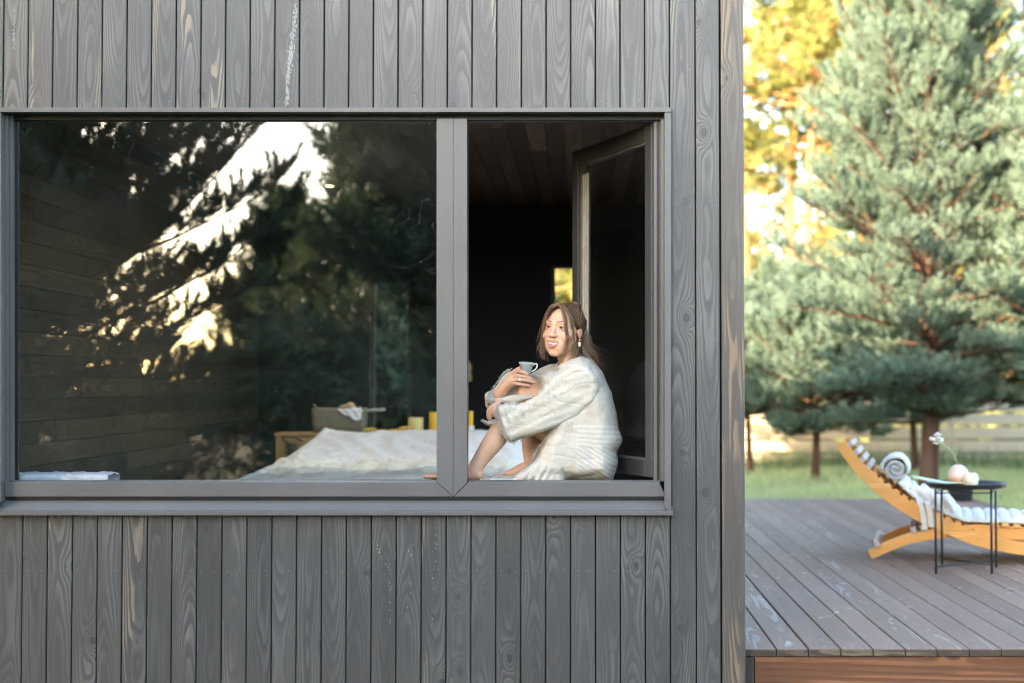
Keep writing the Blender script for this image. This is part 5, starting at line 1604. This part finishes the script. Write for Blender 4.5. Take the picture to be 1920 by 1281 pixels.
def at(px, y): return P(px, 700, y).x
cnt = []
cnt.append(bushy_pine((at(1742, 10.9), 10.9, GZ), 7.7, 1.55, 0.92, 31, 'big blue green pine with a reddish trunk behind the lounger and table', step=0.22, nb=7, dens=1.1, trunk_r=0.115, sc=1.2, top_pow=0.48)[1])
cnt.append(bushy_pine((at(1525, 13.2), 13.2, GZ), 2.5, 1.0, 0.72, 32, 'low bluish pine just left of the lounger head', tpls=TP_MID, step=0.20, nb=8, dens=1.3, trunk_r=0.06, top_pow=0.5, sc=1.1)[1])
cnt.append(bushy_pine((at(1408, 14.6), 14.6, GZ), 2.45, 1.15, 0.8, 35, 'bluish pine right against the house corner in the view', tpls=TP_MID, step=0.22, nb=7, dens=1.1, trunk_r=0.05, top_pow=0.5, sc=1.1)[1])
cnt.append(bushy_pine((at(2060, 10.2), 10.2, GZ), 5.3, 1.55, 0.9, 33, 'blue green pine reaching in from the right edge beside the deck', tpls=TP_MID, step=0.23, nb=8, dens=1.3, trunk_r=0.08, top_pow=0.6, sc=1.1)[1])
cnt.append(bushy_pine((at(1712, 15.4), 15.4, GZ), 4.4, 1.1, 0.8, 34, 'slimmer green pine standing behind the big pine near the fence', tpls=TP_MID, step=0.26, nb=7, dens=1.0, trunk_r=0.06, top_pow=0.7, sc=1.1)[1])

# ------------------------------------------------------------------ tall forest pines
def tall_pine(base, H, bare, Rc, seed, label, mat, n=420, tr=0.16, group=None, barkm=None, name='tall_pine', tsc=1.0):
    r = np.random.RandomState(seed)
    root = tag(empty(name, base), label, 'tree', group)
    B = np.array(base, float); lx, ly = r.normal(0, 0.35, 2)
    ax = lambda z: B + np.array([lx * z / H + 0.10 * math.sin(z * 0.5 + seed), ly * z / H, z])
    tb = MB(); zz = np.linspace(-0.1, H * 0.96, 18)
    tb.tube([ax(z) for z in zz], [tr * (1 - 0.8 * max(z, 0) / H) for z in zz], 9)
    pos, dirs, sca, ton = [], [], [], []
    nbr = int(26 + n / 25)
    for k in range(nbr):
        f = r.uniform(0, 1) ** 0.85; z = H * (bare + (0.97 - bare) * f)
        a = r.uniform(0, 6.28); L = Rc * (1 - f) ** 0.6 * r.uniform(0.5, 1.1) + 0.3
        el = r.uniform(0.0, 0.5) + 0.4 * f
        d = np.array([math.cos(a) * math.cos(el), math.sin(a) * math.cos(el), math.sin(el)])
        p0 = ax(z); p1 = p0 + d * L * 0.55 + np.array([0, 0, -0.06 * L]); p2 = p0 + d * L
        tb.tube([p0, p1, p2], [0.045, 0.03, 0.015], 5, cap=False)
        tt = r.uniform(0.05, 0.95)
        for j in range(max(6, n // nbr)):
            u = r.uniform(0.4, 1.05); c = p0 + (p2 - p0) * u
            off = r.normal(size=3) * np.array([0.42, 0.42, 0.17]) * (0.35 + 0.25 * L)
            pos.append(c + off); dd = r.normal(size=3) + np.array([0, 0, 0.7]); dirs.append(dd)
            sca.append(r.uniform(0.8, 1.5) * tsc); ton.append(min(1, max(0, tt + r.normal(0, 0.15))))
    tb.build('trunk', barkm or M_BARKO, root, smooth=True)
    crown_mesh('crown', np.array(pos), np.array(dirs), np.array(sca), np.array(ton), TP_FAR, mat, root, r)
    return root
# (photo column, depth, height, bare share, crown radius, label)
far = [
    (1408, 33, 14.5, 0.50, 2.4, 'golden tall pine right beside the house corner'),
    (1462, 34, 14.0, 0.52, 2.2, 'tall pine with a bright orange upper trunk a little right of the house corner'),
    (1506, 30, 12.5, 0.66, 1.9, 'tall slender pine with the palest straight bare trunk in the golden wood'),
    (1492, 46, 17.0, 0.45, 2.8, 'tallest golden pine whose top thins out against the white sky'),
    (1535, 43, 15.5, 0.60, 2.0, 'slender bare trunked pine just right of the palest trunk'),
    (1612, 34, 9.0, 0.15, 2.4, 'lower golden pine filling the wood left of the big pine'),
    (1600, 48, 18.0, 0.50, 2.4, 'high pine whose airy top stands above the left shoulder of the big pine'),
    (1660, 42, 14.0, 0.40, 2.4, 'golden pine half hidden straight behind the big pine'),
    (1735, 50, 17.0, 0.45, 2.6, 'high golden pine behind the tip of the big pine'),
    (1800, 38, 13.0, 0.35, 2.4, 'golden pine showing through gaps right of the big pine trunk'),
    (1850, 45, 18.5, 0.50, 2.6, 'high pine with an orange trunk near the top right corner'),
    (1905, 36, 15.0, 0.40, 2.6, 'golden pine at the right edge with a bright trunk'),
    (1960, 44, 17.0, 0.45, 2.8, 'high golden pine just past the right edge'),
    (1395, 52, 13.0, 0.20, 3.0, 'far golden pine peeping out behind the house corner'),
    (1445, 55, 12.0, 0.15, 3.2, 'far low golden pine filling the wood near the house corner'),
    (1545, 57, 12.5, 0.15, 3.2, 'far golden pine closing the wood behind the bare trunks'),
    (1630, 58, 13.0, 0.15, 3.2, 'far golden pine closing the wood behind the big pine'),
]
for i, (px, y, H_, br_, Rc, lb) in enumerate(far):
    tall_pine((at(px, y), y, GZ), H_, br_, Rc, 100 + i, lb, M_GOLDN, n=620 if y < 50 else 700, tr=0.17, group='tall pines of the golden wood')
# undergrowth at the foot of the wood, one soft mass
r = np.random.RandomState(77)
n = 5200
xx = r.uniform(2, 26, n); yy_ = r.uniform(26, 60, n)
hh = 0.4 + 2.2 * np.abs(np.sin(xx * 0.8 + np.cos(yy_ * 0.31) * 3)) * r.uniform(0, 1, n)
pos = np.stack([xx, yy_, GZ + hh * r.uniform(0.1, 1, n)], 1)
u = crown_mesh('undergrowth', pos, r.normal(size=(n, 3)) + np.array([0, 0, 0.8]), r.uniform(1.0, 1.9, n), r.uniform(0.1, 1, n), TP_FAR, M_GOLDN, None, r)
tag(u, 'golden green bushes and saplings at the foot of the tall pines', 'undergrowth', kind='stuff')
n = 12000
xx = r.uniform(-25, 45, n); yy_ = r.uniform(62, 78, n)
top = 9.0 + 2.2 * np.sin(xx * 0.35 + 1) + 1.4 * np.sin(xx * 1.1) + 0.8 * np.sin(xx * 2.9)
pos = np.stack([xx, yy_, GZ + top * r.uniform(0, 1, n) ** 0.8], 1)
u = crown_mesh('distant_wood', pos, r.normal(size=(n, 3)) + np.array([0, 0, 0.8]), r.uniform(2.2, 4.2, n), r.uniform(0.0, 1, n), TP_FAR, M_GOLDN, None, r)
tag(u, 'distant golden wood closing the view behind the tall pines', 'wood', kind='stuff')
# beyond the back door: a shrub and a lit wood
tall_pine((-2.25, 8.4, GZ), 3.2, 0.02, 1.2, 150, 'dark green shrub seen through the glazed back door', M_DKN, n=2600, tr=0.03, barkm=M_BARKD, name='garden_shrub', tsc=0.8)
tall_pine((-0.9, 30, GZ), 12, 0.05, 3.4, 151, 'golden pine seen through the small back window behind her head', M_GOLDN, n=260, tr=0.15)
tall_pine((3.0, 34, GZ), 13, 0.10, 3.2, 152, 'golden pine out of line with the small back window, farther off', M_GOLDN, n=900, tr=0.15)

# ------------------------------------------------------------------ trees facing the house (mirrored in the pane)
cnt.append(bushy_pine((-4.2, -4.6, GZ), 5.1, 2.4, 0.3, 41, 'dark pine near the house mirrored at the left of the big pane', mat=M_DKN, tpls=TP_NEAR, step=0.24, nb=8, dens=1.2, trunk_r=0.10, name='garden_pine', barkm=M_BARKD, sc=1.2, top_pow=0.75)[1])
mir = [(-5.4, -19.5, 4.3, 1.3, 40, 'small dark pine mirrored inside the bright gap'),
       (-3.2, -17.0, 5.8, 1.6, 42, 'dark narrow pine mirrored at the middle of the big pane'),
       (-2.0, -13.5, 5.7, 2.4, 43, 'broad dark pine mirrored at the right of the big pane'),
       (0.6, -15.0, 3.8, 1.8, 44, 'dark pine facing the open casement'),
       (-9.3, -14.5, 9.5, 2.6, 45, 'tall dark pine mirrored at the upper left of the big pane'),
       (-12.5, -13.0, 9.5, 2.8, 46, 'tall dark pine left of the mirrored gap, second in the row'),
       (-15.5, -15.5, 10, 2.8, 47, 'tall dark pine third in the row left of the mirrored gap'),
       (-11.0, -17.5, 10.5, 2.8, 48, 'tall dark pine behind the row left of the mirrored gap'),
       (-14.0, -19.5, 11, 3.0, 49, 'tallest dark pine behind the row left of the mirrored gap'),
       (-18.5, -17.0, 10.5, 3.0, 50, 'dark pine at the far end of the row facing the house'),
       (3.6, -17.0, 4.2, 2.2, 51, 'dark pine facing the house corner'),
       (7.0, -16.0, 4.4, 2.2, 52, 'dark pine facing the deck')]
TPD = [shoot_tpl(RT, 26, 0.32, 0.13, 0.013, 1.1) for _ in range(5)]
for x_, y_, H_, R_, sd_, lb in mir:
    cnt.append(bushy_pine((x_, y_, GZ), H_, R_, 0.3, sd_, lb, mat=M_DKN, tpls=TPD, step=0.34, nb=7, dens=0.55, trunk_r=0.13, name='garden_pine', barkm=M_BARKD, sc=1.35, group='dark pines facing the house')[1])
hd_r = np.random.RandomState(91); n = 5200
xx = hd_r.uniform(-15, 9, n); yy_ = -11.0 + hd_r.normal(0, 0.45, n) - 0.02 * xx
hh = 1.35 + 0.25 * np.sin(xx * 1.3) + 0.18 * np.sin(xx * 3.1 + 1)
hroot = tag(empty('hedge', (-3, -11, GZ)), 'low dark hedge added behind the camera to darken the reflection in the lower pane', 'hedge')  # added to block the bright ground from the mirrored view
pos = np.stack([xx, yy_, GZ + hh * hd_r.uniform(0, 1, n) ** 0.7], 1)
crown_mesh('foliage', pos, hd_r.normal(size=(n, 3)) + np.array([0, 0, 0.6]), hd_r.uniform(0.8, 1.3, n), hd_r.uniform(0, 0.8, n), TPD, M_DKN, hroot, hd_r)
print('shoots', cnt)

# ------------------------------------------------------------------ sun lounger
M_LNG = wood('honey_laminate', (0.68, 0.32, 0.085), (0.78, 0.42, 0.14), (0.85, 0.52, 0.22), attr=False, axes=(2, 0, 1), rough=0.38, spacing=0.016, knots=False, linec=0.55, tonevar=0.02, bumpk=0.08)
M_SLAT = wood('slat_end_grain', (0.42, 0.35, 0.32), (0.50, 0.42, 0.38), (0.5, 0.4, 0.32), attr=False, axes=(0, 1, 2), rough=0.45, spacing=0.02, knots=False, spec=0.6)
M_PAD = linen('white_quilted_cotton', (0.70, 0.69, 0.67), thin=0.1, scale=0.6)
lounger = tag(empty('sun_lounger', P(1790, 1000, 3.4)), 'curved honey coloured wooden sun lounger with slats and a white quilted mat', 'sun lounger')
LY0, LY1 = 3.10, 3.78
LTH = R(-13.5)
LPV = P(1632, 1045, LY0)
def lc(cx, cy):
    """photo crop -> point of the lounger's near side, in its own unturned frame"""
    a, b_ = 1540 + cx / 4.003, 780 + cy / 4.003
    y = LY0
    for _ in range(12):
        p = P(a, b_, y); y = LY0 + math.tan(LTH) * (p.x - LPV.x)
    return Vector((LPV.x + (p.x - LPV.x) / math.cos(LTH), LY0, p.z))
def turn(root):
    l = root.location.copy(); d = l - LPV; c, s_ = math.cos(LTH), math.sin(LTH)
    root.location = (LPV.x + c * d.x - s_ * d.y, LPV.y + s_ * d.x + c * d.y, l.z); root.rotation_euler = (0, 0, LTH)
def band(name, path, th, y0, y1, mat, parent, n=70, bevel=0.003):
    q = smooth_path([(p.x, p.z, t) for p, t in zip(path, th)], n)
    up, dn = [], []
    for i in range(n):
        t = np.array(q[min(i + 1, n - 1)][:2]) - np.array(q[max(i - 1, 0)][:2]); t /= np.linalg.norm(t); nn = np.array([-t[1], t[0]])
        w = q[i][2] / 2
        up.append((q[i][0] + nn[0] * w, q[i][1] + nn[1] * w)); dn.append((q[i][0] - nn[0] * w, q[i][1] - nn[1] * w))
    b = MB(); vs = []
    for (a, c) in zip(up, dn):
        vs += [(a[0], y0, a[1]), (a[0], y1, a[1]), (c[0], y1, c[1]), (c[0], y0, c[1])]
    fs = [(3, 2, 1, 0), tuple(4 * (n - 1) + k for k in range(4))]
    for i in range(n - 1):
        for k in range(4): fs.append((4 * i + k, 4 * i + (k + 1) % 4, 4 * i + 4 + (k + 1) % 4, 4 * i + 4 + k))
    b.add(vs, fs); return b.build(name, mat, parent, bevel=bevel)
b1 = [(142, 205), (250, 350), (400, 505), (550, 625), (700, 718), (850, 790), (1000, 858), (1150, 918), (1300, 958), (1500, 995), (1750, 1012), (2050, 1005)]
b2 = [(362, 1046), (480, 993), (600, 945), (720, 912), (850, 889), (1000, 873), (1150, 868), (1300, 872), (1500, 888), (1750, 905), (2000, 900), (2250, 880), (2400, 870)]
p1 = [lc(*p) for p in b1]; p2 = [lc(*p) for p in b2]
th1 = [0.066, 0.074, 0.082, 0.086, 0.088, 0.088, 0.088, 0.086, 0.084, 0.080, 0.070, 0.06]
th2 = [0.062, 0.064, 0.066, 0.068, 0.070, 0.074, 0.080, 0.082, 0.082, 0.08, 0.076, 0.07, 0.06]
for (ya, yb, nm) in ((LY0, LY0 + 0.030, 0), (LY1 - 0.03, LY1, 1)):
    band('back_rail', p1, th1, ya, yb, M_LNG, lounger)
    band('seat_rail', p2, th2, ya + 0.032 if nm == 0 else ya - 0.032, yb + 0.032 if nm == 0 else yb - 0.032, M_LNG, lounger)
def slats(path, th, s_list, w=0.036, h=0.024, lift=0.5, mat=M_LNG):
    q = smooth_path([(p.x, p.z, t) for p, t in zip(path, th)], 200)
    L = [0]
    for i in range(1, 200): L.append(L[-1] + math.hypot(q[i][0] - q[i - 1][0], q[i][1] - q[i - 1][1]))
    for s in s_list:
        i = min(range(200), key=lambda k: abs(L[k] - s)); i = min(max(i, 1), 198)
        t = np.array(q[i + 1][:2]) - np.array(q[i - 1][:2]); t /= np.linalg.norm(t); nn = np.array([-t[1], t[0]])
        if nn[1] < 0: nn = -nn
        c = np.array(q[i][:2]) + nn * (q[i][2] / 2 + h * lift)
        Mx = Matrix(((t[0], 0, nn[0], c[0]), (0, 1, 0, 0), (t[1], 0, nn[1], c[1]), (0, 0, 0, 1)))
        b = MB(); b.box(-w / 2, w / 2, LY0 + 0.002, LY1 - 0.002, -h / 2, h / 2, Mx)
        b.build('slat', mat, lounger, bevel=0.003)
slats(p1, th1, [0.045 + k * 0.062 for k in range(4)], 0.034, 0.030, 0.45, M_SLAT)
slats(p1, th1, [0.045 + k * 0.062 for k in range(4, 17)], 0.038, 0.024, 0.1)
slats(p2, th2, [0.07, 0.31, 0.37], 0.034, 0.040, 0.35, M_SLAT)
slats(p2, th2, [0.80 + k * 0.066 for k in range(16)], 0.045, 0.022, 0.25)

# quilted mat draped along the back and seat
def quilt(name, path, period, tmin, tmax, y0, y1, parent, n=260, ny=26, wob=0.004, seed=1):
    q = smooth_path([(p.x, p.z) for p in path], n)
    L = [0]
    for i in range(1, n): L.append(L[-1] + math.hypot(q[i][0] - q[i - 1][0], q[i][1] - q[i - 1][1]))
    V = []
    for i in range(n):
        t = np.array(q[min(i + 1, n - 1)]) - np.array(q[max(i - 1, 0)]); t /= np.linalg.norm(t); nn = np.array([-t[1], t[0]])
        b_ = abs(math.sin(math.pi * L[i] / period)) ** 0.4
        for side in (1, -1):
            for j in range(ny):
                v = j / (ny - 1); e = (1 - abs(2 * v - 1) ** 6)
                T = (tmin + (tmax - tmin) * b_ * (1 + 0.12 * nz(L[i] * 9, v * 4, seed))) * (0.25 + 0.75 * e)
                yy = y0 + (y1 - y0) * v + wob * nz(L[i] * 12, v * 2, seed + 5)
                c = np.array(q[i]) + nn * (T * (1.0 if side > 0 else -0.22)) + nn * (0.25 * tmax)
                V.append((c[0], yy, c[1]))
    F = []; R_ = 2 * ny
    for i in range(n - 1):
        for j in range(ny - 1):
            a = i * R_ + j; F.append((a, a + 1, a + 1 + R_, a + R_))
            a = i * R_ + ny + j; F.append((a, a + R_, a + R_ + 1, a + 1))
        F.append((i * R_, i * R_ + R_, i * R_ + R_ + ny, i * R_ + ny))
        F.append((i * R_ + ny - 1, i * R_ + 2 * ny - 1, (i + 1) * R_ + 2 * ny - 1, (i + 1) * R_ + ny - 1))
    for i in (0, n - 1):
        for j in range(ny - 1): F.append((i * R_ + j, i * R_ + ny + j, i * R_ + ny + j + 1, i * R_ + j + 1))
    return mesh_np(name, np.array(V), np.array(F), np.full(len(F), 4), M_PAD, parent, True)
mat_ = tag(empty('quilted_mat', lc(1100, 780)), 'white quilted seat mat lying rumpled along the lounger slats', 'mat')
quilt('pad', [lc(*p) for p in ((560, 515), (640, 590), (740, 665), (860, 725), (940, 760), (1010, 790), (1080, 812), (1180, 818), (1300, 820), (1450, 824), (1650, 838), (1900, 835), (2150, 815))], 0.078, 0.028, 0.054, LY0 + 0.04, LY1 - 0.05, mat_, n=420)
for (a, b_, c_) in (((735, 640), (762, 720), (777, 850)), ((800, 660), (815, 740), (825, 832))):
    q = [lc(*a) + Vector((0, 0.06, 0.02)), lc(*a) + Vector((0, -0.012, 0.0)), lc(*b_) + Vector((0, -0.016, 0)), lc(*c_) + Vector((0, -0.014, 0))]
    s_ = MB(); path = [Vector(v) for v in smooth_path(q, 24)]
    for i in range(23):
        pass
    vs = []
    for i, p in enumerate(path):
        dxx = 0.017
        vs += [p + Vector((-dxx, -0.0015, 0)), p + Vector((dxx, -0.0015, 0)), p + Vector((dxx, 0.0015, 0)), p + Vector((-dxx, 0.0015, 0))]
    fs = [(0, 1, 2, 3), (95, 94, 93, 92)]
    for i in range(23):
        for k in range(4): fs.append((4 * i + k, 4 * i + (k + 1) % 4, 4 * i + 4 + (k + 1) % 4, 4 * i + 4 + k))
    s_.add(vs, fs); s_.build('strap', M_PAD, mat_)
# rumpled middle: a few soft bulges
s_ = SDF(lc(640, 720) - Vector((0, 0.0, 0.02)), lc(1060, 480) + Vector((0, 0.66, 0)), 0.008)
for (a, b_, r_) in (((690, 560), (800, 650), 0.022), ((770, 590), (900, 660), 0.026), ((840, 650), (960, 700), 0.032), ((930, 650), (1010, 740), 0.03)):
    for yy in np.linspace(LY0 + 0.07, LY1 - 0.1, 6):
        A, B_ = lc(*a), lc(*b_); s_.cap((A.x, yy, A.z + 0.01 * math.sin(yy * 20)), (B_.x, yy + 0.03, B_.z), r_, r_ * 0.9, 0.03)
s_.disp(lambda X, Y, Z: 0.006 * np.sin((X + Z * 0.5) * 95 + Y * 9) + 0.003 * wnoise(X, Y, Z, 40))
sdf_obj('rumpled_fold', [s_.nets(1)], M_PAD, mat_)
# the rolled mat with a striped underside
rl = tag(empty('rolled_cushion', lc(570, 420)), 'rolled up grey white cushion resting on the lounger back slats', 'cushion')
cR = lc(560, 415) + Vector((0, 0, 0.012)); b = MB()
n = 150; turns = 2.4; V = []; ny = 14
for i in range(n):
    t = i / (n - 1); a = 0.6 + turns * 2 * math.pi * t
    r0 = 0.008 + 0.072 * t ** 0.95 + 0.010 * nz(a * 0.9, 3.0) * min(1, (1 - t) * 6 + 0.3)
    puff = 0.010 + 0.020 * abs(math.sin(a * 2.1)) ** 0.5
    for side in (1, -1):
        for j in range(ny):
            v = j / (ny - 1); e = 1 - abs(2 * v - 1) ** 8 * 0.5
            rr = r0 + side * puff * 0.5 * e
            V.append((cR.x + rr * math.cos(a) * 1.12, LY0 + 0.0 + 0.56 * v + 0.02 * t * math.cos(a), cR.z + rr * math.sin(a)))
F = []; R_ = 2 * ny
for i in range(n - 1):
    for j in range(ny - 1):
        a = i * R_ + j; F.append((a, a + 1, a + 1 + R_, a + R_)); a = i * R_ + ny + j; F.append((a, a + R_, a + R_ + 1, a + 1))
    F.append((i * R_, i * R_ + R_, i * R_ + R_ + ny, i * R_ + ny)); F.append((i * R_ + ny - 1, i * R_ + 2 * ny - 1, (i + 1) * R_ + 2 * ny - 1, (i + 1) * R_ + ny - 1))
for i in (0, n - 1):
    for j in range(ny - 1): F.append((i * R_ + j, i * R_ + ny + j, i * R_ + ny + j + 1, i * R_ + j + 1))
Fa = np.array(F); inner = (Fa % R_ >= ny).all(1) | ((Fa % R_ == 0) | (Fa % R_ == ny)).all(1)
mesh_np('cushion_roll', np.array(V), Fa, np.full(len(F), 4), None, rl, True, mats=[M_PAD, linen('grey_striped_underside', (0.40, 0.40, 0.39), thin=0.0)], midx=inner.astype(int))
b = MB(); b.tube([(cR.x, LY0 + 0.02, cR.z), (cR.x, LY0 + 0.54, cR.z)], 0.055, 16); b.build('core', linen('grey_underside', (0.35, 0.36, 0.36), thin=0.0), rl)

for q_ in (lounger, mat_, rl): turn(q_)
# ------------------------------------------------------------------ side table
TY = 2.62
M_IRON = Mat('black_iron', color=(0.025, 0.026, 0.028), rough=0.35, spec=0.5).m
tz = P(1812, 912, TY).z; tcx = P(1812, 912, TY).x; tr_ = 0.236
table = tag(empty('side_table', (tcx, TY, 0)), 'round black metal tray table with thin legs in front of the lounger', 'table')
b = MB(); b.lathe([(0, tz), (tr_ - 0.02, tz), (tr_ - 0.008, tz + 0.006), (tr_, tz + 0.024), (tr_ + 0.008, tz + 0.025), (tr_ + 0.008, tz + 0.022), (tr_ + 0.002, tz + 0.020), (tr_ - 0.004, tz + 0.002), (tr_ - 0.012, tz - 0.004), (0, tz - 0.004)], (tcx, TY, 0), 64)
b.build('table_top', M_IRON, table, smooth=True)
legs = []
for (px, sy) in ((1754.5, -1), (1766, 1), (1859, -1), (1867.5, 1)):
    y = TY + (-0.14 if sy < 0 else 0.17)
    x = P(px, 1000, y).x; legs.append((x, y))
    b = MB(); b.tube([(x, y, 0.0), (x, y, tz - 0.004)], 0.0075, 10); b.build('leg', M_IRON, table, smooth=True)
b = MB()
b.tube([(legs[0][0], legs[0][1], 0.045), (legs[3][0], legs[3][1], 0.045)], 0.0055, 8); b.tube([(legs[1][0], legs[1][1], 0.056), (legs[2][0], legs[2][1], 0.056)], 0.0055, 8)
b.build('stretcher', M_IRON, table, smooth=True)
b = MB()
for a, c in ((0, 1), (0, 2), (1, 3), (2, 3)): b.tube([(legs[a][0], legs[a][1], tz - 0.03), (legs[c][0], legs[c][1], tz - 0.03)], 0.004, 8)
b.build('top_brace', M_IRON, table, smooth=True)
# vase, pot, stems
zt = tz + 0.0005
mv = Mat('pink_beige_glaze', rough=0.14, spec=0.6); zc2 = mv.sep(mv.obj())[2]
mv.set('color', mv.mix(mv.ramp(mv.math('ADD', zc2, mv.math('MULTIPLY', mv.noise(mv.obj(), 18, 3), 0.05)), zt + 0.055, zt + 0.105), (0.52, 0.30, 0.17), (0.64, 0.47, 0.40)))
vc = P(1797, 905, TY - 0.02)
b = MB(); b.lathe([(0, zt), (0.035, zt), (0.052, zt + 0.016), (0.062, zt + 0.048), (0.060, zt + 0.078), (0.046, zt + 0.108), (0.024, zt + 0.128), (0.016, zt + 0.133), (0.013, zt + 0.130), (0.018, zt + 0.122), (0.02, zt + 0.10), (0, zt + 0.09)], (vc.x, vc.y, 0), 40, wob=lambda a, z: 1 + 0.035 * math.cos(2 * a + 0.6))
vase = tag(b.build('vase', mv.m, None, smooth=True), 'round glossy pink beige vase on the black tray table', 'vase')
pc = P(1820.5, 907, TY - 0.09)
b = MB(); b.lathe([(0, zt), (0.028, zt), (0.040, zt + 0.018), (0.045, zt + 0.045), (0.040, zt + 0.072), (0.028, zt + 0.086), (0.022, zt + 0.084), (0.026, zt + 0.07), (0, zt + 0.065)], (pc.x, pc.y, 0), 90, wob=lambda a, z: 1 + 0.055 * (abs(math.sin(a * 7 + z * 14)) ** 0.7 - 0.5))
pm = plain('cream_ceramic', (0.66, 0.62, 0.48), 0.35)
tag(b.build('ribbed_pot', pm, None, smooth=True), 'small cream ribbed ceramic pot in front of the vase', 'pot')
M_STEM = plain('pale_green_stem', (0.30, 0.42, 0.20), 0.5); M_BLOOM = linen('white_petals', (0.80, 0.80, 0.76), thin=0.3)
fl_ = tag(empty('flowers', (vc.x, vc.y, zt + 0.13)), 'white flowers on pale green stems leaning left out of the vase', 'flowers')
fr2 = random.Random(5)
b = MB(); heads = []
for (hx, hy, k) in ((1758, 818, 0), (1749, 824, 1), (1764, 826, 2), (1756, 830, 3)):
    q = [Vector((vc.x + fr2.uniform(-.006, .006), vc.y, zt + 0.05)), Vector((vc.x - 0.004, vc.y, zt + 0.13)), P(1786, 850, TY - 0.03), P(1770, 836, TY - 0.03), P(hx, hy, TY - 0.03 + 0.01 * k)]
    b.tube([Vector(v) for v in smooth_path(q, 20)], 0.0032, 6); heads.append(q[-1])
for (ex, ey) in ((1768, 860), (1783, 838), (1800, 835)):
    q = [P(1790, 862, TY - 0.03), P((1790 + ex) / 2, (862 + ey) / 2 - 4, TY - 0.03), P(ex, ey, TY - 0.04)]
    b.tube([Vector(v) for v in smooth_path(q, 10)], [0.004 * (1 - 0.08 * i) for i in range(10)], 5, flat=0.4)
b.build('stem', M_STEM, fl_, smooth=True)
for h in heads:
    b = MB()
    for k in range(16):
        d = Vector((fr2.gauss(0, 1), fr2.gauss(0, 1), fr2.gauss(0.2, 0.8))).normalized()
        b.ball(h + d * fr2.uniform(0.008, 0.018), fr2.uniform(0.008, 0.013), 8, 6, (1, 1, 0.6))
    b.build('blossom', M_BLOOM, fl_, smooth=True)
b = MB()
for k in range(7):
    y = TY - 0.10 + 0.012 * k
    q = [P(1806 + fr2.uniform(-6, 6), 909, y), P(1770, 906 - k * 0.5, y), P(1745, 902 - k * 0.6, y - 0.01), P(1712 + fr2.uniform(-4, 8), 897 - k * 0.9 + fr2.uniform(-2, 2), y - 0.02)]
    for v in q[:2]: v.z = max(v.z, zt + 0.026)
    b.tube([Vector(v) for v in smooth_path(q, 14)], 0.0036, 6)
tag(b.build('cut_stems', plain('silvery_green_stem', (0.42, 0.52, 0.40), 0.5), None, smooth=True), 'bunch of pale cut flower stems lying across the tray edge', 'stems')
# planter at the far edge of the deck
c = P(1801, 934, 7.75)
b = MB(); b.lathe([(0, 0.001), (0.105, 0.001), (0.115, 0.01), (0.122, 0.15), (0.125, 0.155), (0.118, 0.155), (0.11, 0.12), (0, 0.115)], (c.x, c.y, 0), 36)
tag(b.build('planter', plain('black_planter', (0.02, 0.02, 0.022), 0.45), None, smooth=True), 'low round black planter on the far edge of the deck behind the table', 'planter')
# ------------------------------------------------------------------ light, sky, camera
SUN_EL = 15.0
tosun = Vector((-0.62, -0.78, 0)).normalized()
el = R(SUN_EL)
sd = Vector((tosun.x * math.cos(el), tosun.y * math.cos(el), math.sin(el)))
sl = bpy.data.lights.new('sun', 'SUN'); sl.energy = 3.6; sl.angle = R(0.6); sl.color = (1.0, 0.80, 0.56)
so_ = bpy.data.objects.new('sun', sl); link(so_); so_.rotation_euler = (-sd).to_track_quat('-Z', 'Y').to_euler(); so_.location = sd * 60
w = bpy.data.worlds.new('World'); SC.world = w; w.use_nodes = True
nt = w.node_tree; bg = nt.nodes['Background']
sky = nt.nodes.new('ShaderNodeTexSky'); sky.sky_type = 'NISHITA'; sky.sun_disc = False
sky.sun_elevation = el
# rotation 0 puts the sun at +Y; positive turns towards +X
sky.sun_rotation = math.atan2(sd.x, sd.y)
sky.air_density = 1.0; sky.dust_density = 1.5; sky.ozone_density = 1.0
nt.links.new(sky.outputs[0], bg.inputs[0]); bg.inputs[1].default_value = 0.15
cam = bpy.data.cameras.new('camera'); co = bpy.data.objects.new('camera', cam); link(co)
co.location = (0, CAMY, EYE); co.rotation_euler = (R(90) + PITCH, 0, 0)
cam.sensor_width = 36.0; cam.lens = F_PX / 1920 * 36.0
cam.shift_x = -(PX0 - 960) / 1920; cam.clip_end = 2000; cam.clip_start = 0.05
cam.dof.use_dof = True; cam.dof.focus_distance = 6.22; cam.dof.aperture_fstop = 1.55
SC.camera = co
SC.view_settings.view_transform = 'Standard'; SC.view_settings.look = 'None'; SC.view_settings.gamma = 1; SC.view_settings.exposure = 3.25
SC.render.engine = 'CYCLES'
cy = SC.cycles
cy.max_bounces = 8; cy.diffuse_bounces = 4; cy.glossy_bounces = 4; cy.transmission_bounces = 4; cy.transparent_max_bounces = 16
cy.use_denoising = True
try: cy.denoiser = 'OPENIMAGEDENOISE'
except Exception: pass
cy.caustics_reflective = False; cy.caustics_refractive = False
cy.sample_clamp_indirect = 6.0
cy.use_adaptive_sampling = True; cy.adaptive_threshold = 0.008
cy.pixel_filter_type = 'BLACKMAN_HARRIS'; cy.filter_width = 1.15
